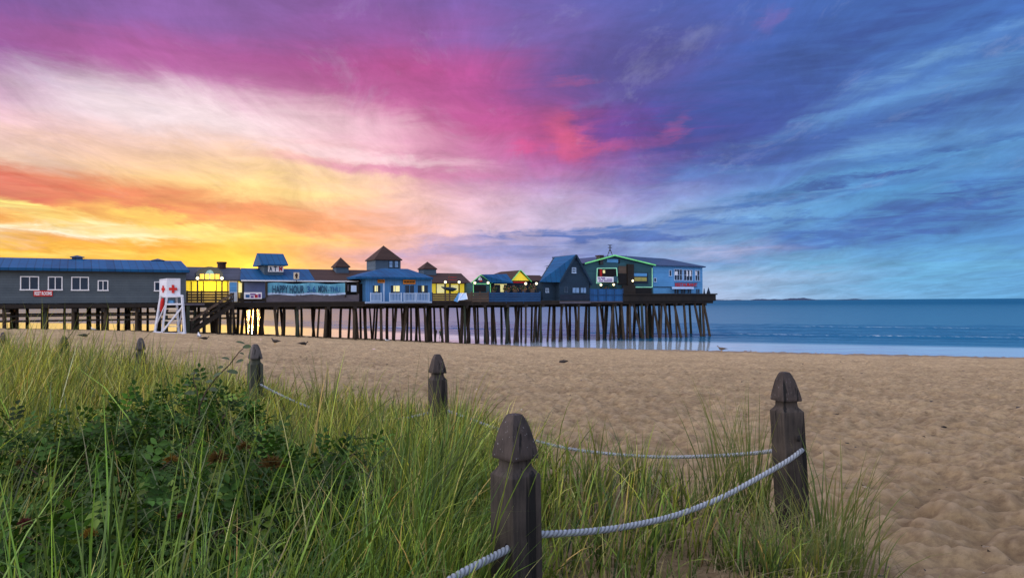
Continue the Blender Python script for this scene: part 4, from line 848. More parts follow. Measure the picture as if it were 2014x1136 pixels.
sg = thing('restaurant_sign', 'red RESTAURANT letters on the blue side wall', 'sign', W(S(1350, .5), .5, Zp(1350, 563, .5)))
signtext('RESTAURANT', 1328, 1371, 556.5, 563.2, .52, M['red'], sg, .03)
mb = MB(); pbox(mb, 1327, 1372, 555.6, 556.1, .545, .593); pbox(mb, 1327, 1372, 563.5, 564, .545, .593); part('rail', mb, M['wall_navy'], sg)
sg = thing('balcony_banner', 'white banner with purple print hung on the restaurant balcony', 'banner', W(S(1192, -.4), -.4, Zp(1192, 555, -.4)))
mb = MB(); pbox(mb, 1174.5, 1207, 544, 554.5, -.42, -.38); part('cloth', mb, M['white'], sg)
mb = MB()
for y0, xs in ((545.2, ((1176.5, 1180), (1182, 1190))), (548.2, ((1177, 1182), (1184, 1191), (1193, 1204))), (551.3, ((1178, 1186), (1188, 1204)))):
    for x0, x1 in xs: pbox(mb, x0, x1, y0, y0+1.7, -.436, -.422)
part('print_block', mb, M['ink_purple'], sg)
mb = MB(); pbox(mb, 1207.5, 1215, 543, 554, -.4, -.36); part('blue_panel', mb, M['wall_teal'], sg)
# roof gear
t2 = thing('roof_mast', 'small lattice antenna mast on the restaurant ridge', 'antenna', W(sm, 1.2, zr+.1)); x_ = sm; d_ = 1.2; z0 = zr+.1; zt_ = Zp(1206, 481.5, 1.2)
mb = MB()
for a_, b_ in ((-.45, -.1), (.45, .1)): mb.beam(W(x_+a_, d_, z0-.1), W(x_+b_, d_, z0+.75), .06)
mb.beam(W(x_-.3, d_, z0+.35), W(x_+.3, d_, z0+.35), .05); part('base_frame', mb, M['metal'], t2)
part('pole', MB().tube([W(x_, d_, z0+.6), W(x_, d_, zt_)], .07, 6), M['metal'], t2)
for y in (482.2, 487): part('crossarm', MB().beam(W(x_-.33, d_, Zp(1206, y, d_)), W(x_+.33, d_, Zp(1206, y, d_)), .07), M['metal'], t2)
part('stub_antenna', MB().beam(W(S(1232, 2), 2, zr-.5), W(S(1232, 2), 2, zr+.35), .04), M['metal'], t)
mb = MB(); pbox(mb, 1180, 1187.5, 503, 512, .2, 1.); pbox(mb, 1181, 1186.5, 512, 520, .25, .95); part('chimney', mb, M['metal'], t)
mb = MB(); pbox(mb, 1179.5, 1188, 501.5, 503.2, .1, 1.1); part('chimney_cap', mb, M['brown_roof'], t)
tf = thing('terrace_screen', 'tall blue board screen below the restaurant balcony', 'fence', W(S(1192), 0, DECK-.4))
mb = MB(); mb.box(S(1159.5), S(1224.5), -.02, .06, Zp(1192, 592), Zp(1192, 568)); part('board_panel', mb, M['blue_boards'], tf)
for x in (1160, 1176, 1192, 1208, 1224): part('post', MB().box(S(x)-.07, S(x)+.07, -.12, -.024, Zp(1192, 592), Zp(1192, 566.5)), M['fence_blue'], tf)
part('rail', MB().box(S(1159.5), S(1224.5), -.10, -.026, Zp(1192, 580.5), Zp(1192, 579)), M['fence_blue'], tf); part('base_rail', MB().box(S(1159.5), S(1224.5), -.10, .05, Zp(1192, 594), Zp(1192, 592.2)), M['fence_grey'], tf)
mb = MB(); pbox(mb, 1224.6, 1250, 561, 578, .1, .3); solo('entry_partition', mb, M['dark_wood'], W(S(1237, .1), .1, DECK), 'dark wooden partition between the blue screen and the restaurant porch', 'partition')
for x, h, lab in ((1385, 566.5, 'slim closed dark parasol beside the restaurant corner'), (1393.5, 565, 'wider closed dark parasol nearest the seaward end')):
    u_ = thing('closed_parasol', lab, 'parasol', W(S(x, 1.5), 1.5, DECK)); zt_ = Zp(x, h, 1.5); w_ = .13 if x < 1390 else .27
    part('canopy', MB().tube([W(S(x, 1.5), 1.5, DECK+.5), W(S(x, 1.5), 1.5, DECK+.9), W(S(x, 1.5), 1.5, zt_-.1), W(S(x, 1.5), 1.5, zt_)], [w_*.8, w_, .06, .02], 8), M['wall_navy'], u_, True); part('pole', MB().tube([W(S(x, 1.5), 1.5, DECK), W(S(x, 1.5), 1.5, DECK+.6)], .04, 6), M['metal'], u_)
# ------------------------------------------------------------------ distant islands
M['island'] = pmat('island_haze', (.020, .045, .10), (.015, .035, .08), .002, bump=0, rough=1.)
def island(x0, x1, hpx, seed):
    q = random.Random(seed); n = 40; Yd = 6500.; pr = []
    for k in range(n+1):
        f = k/n; e = min(1, 5*f, 5*(1-f)); p = at_depth(x0+(x1-x0)*f, 589, Yd); p[2] = -2
        pr.append((p, max(.3, hpx*e*(.65+.35*math.sin(f*7+seed)+q.uniform(-.18, .18)))*Yd/FPX+5*min(1, 12*f, 12*(1-f))))
    mb = MB(); w = np.array([0, 260., 0])
    vs = [p-w for p, h in pr]+[p+np.array([0, 0, h]) for p, h in pr]+[p+w for p, h in pr]; m_ = n+1
    mb.add(vs, [(k, k+1, m_+k+1, m_+k) for k in range(n)]+[(m_+k, m_+k+1, 2*m_+k+1, 2*m_+k) for k in range(n)])
    o = bpy.data.objects.new('island', mb.mesh('island')); COL.objects.link(o); o.data.materials.append(M['island']); struct(o)
island(1390, 1462, 1.6, 1); island(1472, 1604, 4.0, 2); island(1650, 1694, 1.5, 3)

# ------------------------------------------------------------------ lifeguard stand
g = ground(336, 655.5); LY = g[1]
def L(x, y, dy=0.): return at_depth(x, y, LY+dy)
def lpath(mb, pts, w): 
    for a, b in zip(pts, pts[1:]): mb.beam(L(*a), L(*b), w)
    return mb
t = thing('lifeguard_stand', 'tall white wooden lifeguard stand with red crosses on the sand', 'lifeguard stand', g)
SWm = M['stand_white']
def lquad(mb, pts, th=.06):
    a = [L(*p) for p in pts]; mb.hexa(a, [p+np.array([0, th, 0]) for p in a]); return mb
cab = part('sign_box', lquad(lquad(MB(), [(328, 583.5), (354.5, 583.5, .2), (354.5, 549.5, .2), (328, 549.5)]), [(313.5, 581.5, 1.0), (327.9, 583.5), (327.9, 549.5), (313.5, 551.5, 1.0)]), SWm, t)
mb = MB(); a = [L(313.3, 551, 1.), L(328, 549, -.03), L(355, 549, .2), L(345, 551, 1.3)]; mb.hexa(a, [p+np.array([0, 0, .08]) for p in a]); part('box_top', mb, SWm, cab)
mb = MB(); lquad(mb, [(338, 576, .0), (343, 576, .03), (343, 560, .03), (338, 560, 0.)], -.03); lquad(mb, [(332.5, 570.5, -.015), (337.9, 570.5, .0), (337.9, 565.5, .0), (332.5, 565.5, -.015)], -.03); lquad(mb, [(343.1, 570.5, .03), (348.5, 570.5, .08), (348.5, 565.5, .08), (343.1, 565.5, .03)], -.03); part('red_cross', mb, M['red'], cab)
mb = MB(); lquad(mb, [(319.4, 575, .5), (322, 575, .34), (322, 561.5, .34), (319.4, 561.5, .5)], -.03); lquad(mb, [(317.6, 570.5, .66), (319.3, 570.3, .52), (319.3, 566, .52), (317.6, 566, .66)], -.03); lquad(mb, [(322.1, 570.5, .34), (324.4, 570.7, .2), (324.4, 565.8, .2), (322.1, 566, .34)], -.03); part('red_cross', mb, M['red'], cab)
mb = MB(); a = [L(326, 585, -.15), L(361, 583.5, -.1), L(358, 582, 1.5), L(313, 583.5, 1.4)]; mb.hexa(a, [p+np.array([0, 0, .14]) for p in a]); part('platform', mb, SWm, t)
for pts in (((316, 584, 1.2), (304.5, 655, 1.3)), ((328, 585, -.05), (318, 656, -.2)), ((347, 584, 1.2), (351.5, 654, 1.3)), ((358.5, 584, -.05), (363.5, 657, -.2))): part('leg', lpath(MB(), pts, .17), SWm, t)
for pts in (((300, 655, 1.3), (334, 655.5, 1.2)), ((300, 654.5, -.2), (366, 656.5, -.2)), ((318, 654, -.2), (304, 653, 1.3)), ((364, 655, -.2), (351, 653, 1.3))): part('skid', lpath(MB(), pts, .16), SWm, t)
for y in (607, 618.5, 630, 641.5): f = (y-585)/71; part('rung', lpath(MB(), ((328-10*f+1, y, -.1), (349+2*f, y, -.1)), .10), M['cream'], t)
part('brace', lpath(MB(), ((359.5, 602, -.12), (321, 650, -.22)), .13), SWm, t); part('brace', lpath(MB(), ((360, 604, .0), (351.3, 640, 1.2)), .09), SWm, t); part('brace', lpath(MB(), ((326, 598, .0), (307, 640, 1.2)), .09), SWm, t)
part('crossrail', lpath(MB(), ((326, 598, -.1), (361, 597.5, -.1)), .14), SWm, t)
mb = MB(); lquad(mb, [(331, 596, .1), (340.5, 596, .1), (340.5, 590, .1), (331, 590, .1)], .3); part('seat_back', mb, M['wall_deep'], t)
part('rescue_can', MB().tube([L(320.5, 586, .5), L(319.8, 592, .5), L(318, 608, .5), L(317.5, 613, .5)], [.08, .17, .17, .08], 8), M['red'], t, True)

# ------------------------------------------------------------------ gulls
GM = {'white': pmat('white_plumage', (.72, .73, .75), (.5, .52, .55), 20., bump=0), 'grey': pmat('grey_plumage', (.22, .24, .28), (.14, .15, .18), 20., bump=0), 'dark': pmat('dark_plumage', (.035, .03, .028), (.02, .018, .017), 20., bump=0), 'brown': pmat('brown_plumage', (.14, .11, .09), (.08, .065, .05), 20., bump=0), 'bill': pmat('bill', (.5, .3, .04), bump=0)}
def ringx(x, y0, z0, ry, rz_, n=10): return [np.array([x, y0+ry*math.cos(a), z0+rz_*math.sin(a)]) for a in np.linspace(0, 2*math.pi, n, endpoint=False)]
def gull(px_, py_, heading, size, body, wing, label, low=False):
    p = ground(px_, py_); h = math.radians(heading); ch, sh = math.cos(h), math.sin(h)
    def T(v): v = np.array(v)*size; return np.array([v[0]*ch-v[1]*sh, v[0]*sh+v[1]*ch, v[2]])+p
    t_ = thing('gull', label, 'gull', p, 'gulls on the sand')
    z = .0 if not low else -.10
    prof = [(-.34, .25, .012, .010), (-.24, .26, .05, .04), (-.10, .25, .095, .085), (.04, .255, .105, .10), (.14, .29, .08, .085), (.19, .345, .052, .055), (.215, .40, .045, .045), (.245, .43, .043, .042), (.285, .428, .030, .028), (.30, .425, .012, .012)]
    if low: prof = [(x, zz-.10 if x < .1 else zz-.18, a, b) for x, zz, a, b in prof]
    part('body', MB().loft([[T(v) for v in ringx(x, 0, zz, a, b)] for x, zz, a, b in prof]), GM[body], t_, True)
    hz = prof[-1][1]
    part('bill', MB().loft([[T(v) for v in ringx(x, 0, hz-.002-dz, a, a)] for x, a, dz in ((.295, .013, 0), (.34, .010, .004), (.36, .003, .014))]), GM['bill'], t_, True)
    for sg_ in (-1, 1):
        part('wing', MB().loft([[T(v) for v in ringx(x, sg_*y, zz+z, .018, b)] for x, y, zz, b in ((-.44, .02, .25, .008), (-.28, .06, .27, .035), (-.08, .098, .28, .07), (.08, .095, .28, .065), (.13, .07, .28, .02))]), GM[wing], t_, True)
        part('leg', MB().tube([T((.0, sg_*.04, .18+z)), T((.01, sg_*.04, .004))], .010*size, 6), GM['bill'], t_); 
gull(391.5, 669, 120, 1.15, 'white', 'grey', 'upright white gull with grey wings near the lifeguard stand')
gull(403, 668.5, 20, .9, 'dark', 'dark', 'small dark bird crouching right beside the upright white gull', True)
gull(183, 653, 150, .85, 'white', 'grey', 'white gull in front of the leftmost pier piles')
gull(166, 663.5, 25, 1.0, 'dark', 'dark', 'dark bird above the grass, left of the lifeguard stand', True)
gull(541, 678.5, 160, 1.0, 'dark', 'dark', 'dark bird with raised head, just right of a fence post top', False)
gull(597, 679.5, 15, 1.0, 'dark', 'dark', 'low dark bird alone on the sand below the turquoise banner', True)
gull(761, 674, 160, .85, 'white', 'grey', 'white and grey gull below the blue kiosk')
gull(1419, 692.5, 172, 1.25, 'brown', 'brown', 'brown gull with lowered tail at the water edge, right of the pier end', False)
gull(1477, 693.5, 100, .55, 'grey', 'grey', 'tiny grey gull, rightmost bird on the water edge')
# scraps and weed on the sand
M['scrap'] = pmat('scrap', (.68, .52, .50), (.6, .4, .38), 8., bump=0); M['weed'] = pmat('seaweed', (.03, .022, .016), (.015, .012, .01), 8.)
def scrap(x, y, w, lab, mat='scrap'):
    p = ground(x, y); q = random.Random(int(x)); mb = MB(); n = 9
    rim = [p+np.array([w*math.cos(a)*q.uniform(.6, 1), w*math.sin(a)*q.uniform(.5, 1), q.uniform(.02, .35)*w]) for a in np.linspace(0, 2*math.pi, n, endpoint=False)]
    mb.add(rim+[p+np.array([0, 0, w*.45]), p-np.array([0, 0, .02])], [(k, (k+1) % n, n) for k in range(n)]+[((k+1) % n, k, n+1) for k in range(n)])
    solo('paper_scrap' if mat == 'scrap' else 'seaweed_clump', mb, M[mat], p, lab, 'litter' if mat == 'scrap' else 'seaweed')
scrap(735, 687, .16, 'pink white paper scrap on open sand below the blue kiosk'); scrap(513.5, 668, .13, 'small pale scrap above the fence post at the sunlit water'); scrap(1023, 689, .10, 'pale scrap at the sand edge below the pavilion'); scrap(316.5, 681, .09, 'tiny pale scrap on the sand below the lifeguard stand')
scrap(1108, 713, .32, 'dark weed clump in a hollow on open sand below the dark cottage', 'weed'); scrap(1857, 840, .05, 'small dark weed lump on the sand right of the tall fence post', 'weed')
rs_ = random.Random(5)

# ------------------------------------------------------------------ people under the pier
def pmatp(name, top, bottom):
    m, t_, bs = newmat(name); tc = t_.new('ShaderNodeTexCoord'); sp = t_.new('ShaderNodeSeparateXYZ'); t_.put(sp.inputs[0], tc.outputs['Generated'])
    rp = t_.new('ShaderNodeValToRGB'); rp.color_ramp.interpolation = 'CONSTANT'; e = rp.color_ramp.elements
    e[0].position = 0; e[0].color = (.2, .12, .09, 1); e[1].position = .05; e[1].color = (*bottom, 1)
    for ps, c in ((.50, top), (.82, (.30, .18, .13)), (.94, (.03, .02, .015))): q = e.new(ps); q.color = (*c, 1)
    t_.put(rp.inputs[0], sp.outputs[2]); t_.put(bs.inputs['Base Color'], rp.outputs[0]); bs.inputs['Roughness'].default_value = .85; return m
def person(x, y, hpx, rz, label, top, bottom, stride=.18):
    p = ground(x, y); k = hpx*p[1]/FPX/1.75; k = min(max(k, .6), 1.1)
    J = {'pel': (0, 0, .95), 'ab': (0, 0, 1.15), 'ch': (0, .0, 1.36), 'nk': (0, 0, 1.50), 'hd': (0, .02, 1.60), 'tp': (0, .02, 1.71),
         'hl': (.09, 0, .90), 'kl': (.10, stride*.6, .50), 'al': (.10, stride, .09), 'tl': (.10, stride+.15, .04), 'hr': (-.09, 0, .90), 'kr': (-.10, -stride*.1, .50), 'ar': (-.10, -stride, .10), 'tr': (-.10, -stride+.15, .04),
         'sl': (.18, 0, 1.42), 'el': (.24, -.04, 1.14), 'wl': (.25, .08, .90), 'fl': (.25, .11, .80), 'sr': (-.18, 0, 1.42), 'er': (-.24, -.02, 1.14), 'wr': (-.25, .12, .92), 'fr': (-.25, .16, .83)}
    rad = dict(pel=.14, ab=.13, ch=.15, nk=.055, hd=.095, tp=.07, hl=.09, kl=.06, al=.042, tl=.04, hr=.09, kr=.06, ar=.042, tr=.04, sl=.065, el=.045, wl=.032, fl=.035, sr=.065, er=.045, wr=.032, fr=.035)
    E_ = [('pel', 'ab'), ('ab', 'ch'), ('ch', 'nk'), ('nk', 'hd'), ('hd', 'tp'), ('pel', 'hl'), ('hl', 'kl'), ('kl', 'al'), ('al', 'tl'), ('pel', 'hr'), ('hr', 'kr'), ('kr', 'ar'), ('ar', 'tr'), ('ch', 'sl'), ('sl', 'el'), ('el', 'wl'), ('wl', 'fl'), ('ch', 'sr'), ('sr', 'er'), ('er', 'wr'), ('wr', 'fr')]
    ks = list(J); me = bpy.data.meshes.new('person'); me.from_pydata([tuple(c*k for c in J[a]) for a in ks], [(ks.index(a), ks.index(b)) for a, b in E_], []); me.update()
    o = bpy.data.objects.new('person', me); COL.objects.link(o); o.location = tuple(p); o.rotation_euler = (0, 0, rz)
    sm_ = o.modifiers.new('skin', 'SKIN'); sm_.use_smooth_shade = True
    for i, a in enumerate(ks): sv = me.skin_vertices[0].data[i]; sv.radius = (rad[a]*k, rad[a]*k*(.75 if a in ('pel', 'ab', 'ch') else 1)); sv.use_root = a == 'pel'
    o.modifiers.new('sub', 'SUBSURF').levels = 1; o.modifiers['sub'].render_levels = 1
    me.materials.append(pmatp('clothes', top, bottom)); tag(o, label, 'person', 'people walking by the water'); return o
DK = (.02, .02, .03)
person(249, 646.5, 15, 1.2, 'person in dark clothes seen between the left pier piles', DK, DK)
person(263, 647, 13, -1.2, 'smaller person in dark trousers and brown top between left piles', (.10, .05, .04), DK)
person(701, 661, 19, 1.6, 'person in dark clothing standing by water left of the blue kiosk', DK, DK, .06)
person(857, 668, 23, 1.0, 'person in dark jacket beside the thick pile right of kiosk', (.03, .02, .02), DK, .05)
person(866, 667, 21, -.8, 'person in dark green top near the thick pile, seaward of the other', (.02, .05, .03), DK, .1)
person(1237, 658, 14, 1.4, 'person in a pink top walking under the restaurant', (.62, .20, .22), (.10, .05, .06), .15)

# ------------------------------------------------------------------ rope fence
def woodmat(name, base, dark, specks=0.):
    m, t_, bs = newmat(name); tc = t_.new('ShaderNodeTexCoord'); p = tc.outputs['Object']
    gr = t_.noise(t_.mapping(p, sc=(1, 1, .06)), 60., 5, .65); big = t_.noise(p, 5., 4, .6); cr = t_.noise(t_.mapping(p, sc=(1, 1, .04)), 26., 3, .5, dist=.4)
    c = t_.mix(t_.mr(gr, .35, .68), dark, base); c = t_.mix(t_.mr(big, .45, .75, 0, .6), c, tuple(v*2.1 for v in base))
    crack = t_.mr(cr, .62, .66); c = t_.mix(crack, c, (.004, .004, .004))
    if specks:
        sp = t_.noise(t_.mapping(p, sc=(1, 1, .55)), 130., 2, .5); c = t_.mix(t_.m('MULTIPLY', t_.mr(sp, .68, .74), specks), c, (.26, .27, .29))
    t_.put(bs.inputs['Base Color'], c); bs.inputs['Roughness'].default_value = .72; bs.inputs['Specular IOR Level'].default_value = .3
    b = t_.new('ShaderNodeBump'); b.inputs['Strength'].default_value = .6; b.inputs['Distance'].default_value = .006; t_.put(b.inputs['Height'], t_.m('SUBTRACT', t_.m('ADD', gr, t_.m('MULTIPLY', big, .4)), t_.m('MULTIPLY', crack, 1.5))); t_.put(bs.inputs['Normal'], b.outputs[0]); return m
WD = woodmat('weathered_post', (.043, .036, .031), (.014, .012, .011)); WF = woodmat('weathered_finial', (.040, .032, .030), (.013, .011, .011), .9); WG = woodmat('mossy_post', (.050, .055, .038), (.02, .024, .016), .2)
WH = woodmat('grey_finial', (.075, .068, .066), (.035, .032, .032), .2)
def sqring(hw, z, n=6, rc=.07):
    r_ = hw*rc; pts = []
    for q in range(4):
        cx, cy = ((1, 1), (-1, 1), (-1, -1), (1, -1))[q]
        for a in np.linspace(q*math.pi/2, (q+1)*math.pi/2, n): pts.append(np.array([cx*(hw-r_)+r_*math.cos(a), cy*(hw-r_)+r_*math.sin(a), z]))
    return pts
POSTS = {}
def post(x, ytop, Yd, rot, lean, label, fm, sm_, hw=.065):
    top = at_depth(x, ytop, Yd); zg = tz1(top[0], top[1])
    prof = [(0, .014), (-.003, .020), (-.016, .027), (-.045, .038), (-.080, .0462), (-.112, .0535), (-.138, .0580), (-.147, .0588), (-.153, .0570), (-.155, .050), (-.157, .041)]
    shaft = [(-.150, .040), (-.160, .0405), (-.180, .042), (-.190, .047), (-.202, .057), (-.209, .0625), (-.213, .0635), (-.6, .0645), (zg-.5-top[2], .066)]
    ca, sa = math.cos(rot), math.sin(rot); k = hw/.0645
    def T(v): X, Y = v[0]*k, v[1]*k; return np.array([top[0]+X*ca-Y*sa-lean[0]*v[2], top[1]+X*sa+Y*ca-lean[1]*v[2], top[2]+v[2]])
    t_ = thing('fence_post', label, 'fence post', (top[0]-lean[0]*(zg-top[2]), top[1], zg), 'carved timber posts of the rope fence')
    part('finial', MB().loft([[T(v) for v in sqring(h, z)] for z, h in prof[::-1]]), fm, t_)
    part('shaft', MB().loft([[T(v) for v in sqring(h, z)] for z, h in shaft[::-1]]), sm_, t_)
    for c in t_.children:
        c.data.shade_smooth(); c.data.set_sharp_from_angle(angle=math.radians(28))
    return t_
fp = post(1012, 813, 2.68, math.radians(38), (.008, 0), 'nearest dark fence post with bird-speckled finial, ropes on both sides', WF, WD)
rp_ = post(1543, 731, 4.13, math.radians(14), (.045, 0), 'tall dark fence post standing right on the edge of open sand', WF, WD)
mp = post(860, 696, 6.3, math.radians(24), (.01, 0), 'slim dark fence post in grass, white streaks on its finial', WF, WD)
post(502, 676, 7.9, math.radians(35), (0, 0), 'fence post with reddish grey finial in front of the sunlit water', WH, WG)
post(276.5, 664, 10.0, math.radians(30), (0, 0), 'grey topped fence post in tall grass below the lifeguard stand', WH, WG)
post(126, 660, 12.0, math.radians(40), (0, 0), 'fence post almost hidden in the tall grass at far left', WG, WG)
post(6, 653, 13.6, math.radians(35), (0, 0), 'fence post cut by the left picture edge', WH, WG)
RM, _t, _b = newmat('rope'); _a = _t.new('ShaderNodeAttribute', attribute_name='tone'); _n = _t.noise(_t.new('ShaderNodeNewGeometry').outputs['Position'], 90., 3, .6)
_t.put(_b.inputs['Base Color'], _t.mix(_t.mr(_n, .35, .7, 0, .5), _a.outputs['Color'], (.12, .13, .14))); _b.inputs['Roughness'].default_value = .85; _b.inputs['Specular IOR Level'].default_value = .15
def rope(keys, label, rad=.0125, step=.006):
    """keys: (px, py, depth). Catmull-Rom through them, three twisted strands"""
    P_ = [at_depth(*k) for k in keys]; P_ = [2*P_[0]-P_[1]]+P_+[2*P_[-1]-P_[-2]]; pts = []
    for i in range(1, len(P_)-2):
        n = max(6, int(np.linalg.norm(P_[i+1]-P_[i])/step))
        for k in range(n):
            u = k/n; a, b, c, d = P_[i-1:i+3]; pts.append(.5*(2*b+(c-a)*u+(2*a-5*b+4*c-d)*u*u+(3*b-a-3*c+d)*u**3))
    pts.append(P_[-2]); pts = np.array(pts); m_ = 18; dist = 0; rings = []; tone = []
    for i in range(len(pts)):
        d = pts[min(i+1, len(pts)-1)]-pts[max(i-1, 0)]; d /= np.linalg.norm(d); x = np.cross(d, [0, 0, 1.]); x /= np.linalg.norm(x); y = np.cross(x, d)
        if i: dist += np.linalg.norm(pts[i]-pts[i-1])
        ph = dist/.085*2*math.pi; ang = np.linspace(0, 2*math.pi, m_, endpoint=False); gr = np.abs(np.cos(1.5*(ang-ph))); tone.append(gr); rings.append([pts[i]+rad*(.74+.32*g_**.6)*(x*math.cos(a)+y*math.sin(a)) for a, g_ in zip(ang, gr)])
    o = solo('fence_rope', MB().loft(rings), RM, pts[0], label, 'rope', 'white ropes of the fence', True)
    g_ = np.clip(np.concatenate(tone)*1.5-.15, 0, 1)[:, None]; c_ = np.array([.07, .08, .09])*(1-g_)+np.array([.33, .38, .44])*g_  # groove shade between the strands put into the colour
    at = o.data.attributes.new('tone', 'FLOAT_COLOR', 'POINT'); at.data.foreach_set('color', np.concatenate([c_, np.ones((len(c_), 1))], 1).ravel().astype(np.float32)); return o
rope([(1004, 1076, 2.625), (985, 1086, 2.57), (950, 1104, 2.45), (900, 1131, 2.3), (830, 1176, 2.1), (750, 1240, 1.9)], 'white rope leaving the nearest post toward the bottom edge')
rope([(1060, 1050, 2.70), (1085, 1049, 2.76), (1160, 1044, 2.95), (1240, 1033, 3.15), (1330, 1012, 3.4), (1420, 977, 3.65), (1500, 934, 3.85), (1550, 905, 3.98), (1573, 888, 4.05), (1579, 882, 4.12)], 'white rope sagging from the nearest post to the right post')
rope([(1535, 884, 4.13), (1480, 891, 4.4), (1400, 896, 4.75), (1300, 898, 5.1), (1200, 892, 5.4), (1100, 878, 5.7), (1000, 850, 6.), (915, 820, 6.2), (868, 803, 6.3)], 'greyer rope in the grass behind, from right post to the slim middle post', .011)
rope([(856, 806, 6.3), (830, 815, 6.4), (780, 824, 6.6), (720, 826, 6.9), (640, 812, 7.3), (560, 780, 7.7), (505, 752, 7.9)], 'half hidden rope in the grass left of the slim middle post', .011)
mb = MB(); c0 = at_depth(1002, 1078, 2.612); mb.tube([c0, c0+np.array([.01, .02, 0])], .021, 12); part('rope_hole', mb, M['dark'], fp)
mb = MB(); c0 = at_depth(1574, 862, 4.045); mb.tube([c0, c0+np.array([-.012, .006, 0])], .016, 12); part('rope_hole', mb, M['dark'], rp_)

# ------------------------------------------------------------------ beach grass
def ribbon_mesh(name, root, head, th0, curl, length, width, cbase, ctip, segs=5, twist=None):
    n = len(root); ts = np.linspace(0, 1, segs+1); P_ = np.zeros((n, segs+1, 3)); P_[:, 0] = root; dl = length/segs
    hd = np.stack([np.cos(head), np.sin(head), np.zeros(n)], -1)
    for k in range(segs):
        th = th0+curl*((k+.5)/segs)**1.5
        P_[:, k+1] = P_[:, k]+dl[:, None]*(hd*np.sin(th)[:, None]+np.array([0, 0, 1.])*np.cos(th)[:, None])
    tw = head+math.pi/2+(twist if twist is not None else rng.normal(0, .7, n)); sd = np.stack([np.cos(tw), np.sin(tw), np.zeros(n)], -1)
    w = width[:, None]*np.array([.7, 1, .95, .8, .5, .06])[None, :segs+1]*.5 if segs == 5 else width[:, None]*np.linspace(1, .1, segs+1)[None]*.5
    V = np.stack([P_-sd[:, None]*w[..., None], P_+sd[:, None]*w[..., None]], 2)            # n, segs+1, 2, 3
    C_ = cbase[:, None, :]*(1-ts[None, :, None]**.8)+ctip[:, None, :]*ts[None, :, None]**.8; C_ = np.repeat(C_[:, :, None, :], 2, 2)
    idx = (np.arange(n)*(segs+1)*2)[:, None]+(np.arange(segs)*2)[None]; f = np.stack([idx, idx+1, idx+3, idx+2], -1).reshape(-1, 4)
    return V.reshape(-1, 3), f, C_.reshape(-1, 3)
def leafmesh(name, V, f, C_):
    me = bpy.data.meshes.new(name); me.vertices.add(len(V)); me.vertices.foreach_set('co', V.ravel().astype(np.float32))
    k = f.shape[1]; me.loops.add(f.size); me.loops.foreach_set('vertex_index', f.ravel().astype(np.int32)); me.polygons.add(len(f))
    me.polygons.foreach_set('loop_start', np.arange(0, f.size, k, dtype=np.int32)); me.polygons.foreach_set('loop_total', np.full(len(f), k, np.int32)); me.update(calc_edges=True)
    at = me.attributes.new('tone', 'FLOAT_COLOR', 'POINT'); at.data.foreach_set('color', np.concatenate([C_, np.ones((len(C_), 1))], 1).ravel().astype(np.float32)); me.shade_smooth(); return me
def leafmat(name, trans=.35, rough=.5, spec=.25):
    m, t_, bs = newmat(name); a = t_.new('ShaderNodeAttribute', attribute_name='tone'); t_.put(bs.inputs['Base Color'], a.outputs['Color']); bs.inputs['Roughness'].default_value = rough; bs.inputs['Specular IOR Level'].default_value = spec
    tr_ = t_.new('ShaderNodeBsdfTranslucent'); t_.put(tr_.inputs['Color'], t_.mix(1., a.outputs['Color'], (1.5, 1.45, .7), 'MULTIPLY')); mx = t_.new('ShaderNodeMixShader'); mx.inputs[0].default_value = trans
    t_.put(mx.inputs[1], bs.outputs[0]); t_.put(mx.inputs[2], tr_.outputs[0]); t_.put(t_.n['Material Output'].inputs[0], mx.outputs[0]); return m
GRASS = leafmat('grass_blade'); STRAW = leafmat('straw', .2, .8, .1); LEAF = leafmat('rose_leaf', .22, .6, .12)
def xbound(Y): return np.interp(Y, YB, XB)
BUSH = [(-1.95, 3.7, .64, .60), (-1.35, 2.75, .70, .52), (-2.10, 4.75, .66, .62), (-1.15, 3.75, .54, .56), (-1.55, 2.05, .60, .48), (-.90, 2.35, .34, .36), (-2.75, 4.5, .40, .45), (-.85, 3.30, .34, .46)]
def inbush(X, Y):
    r_ = np.zeros_like(X)
    for bx, by, br, bh in BUSH: r_ = np.maximum(r_, np.exp(-(((X-bx)**2+(Y-by)**2)/(br*.85)**2)))
    return r_
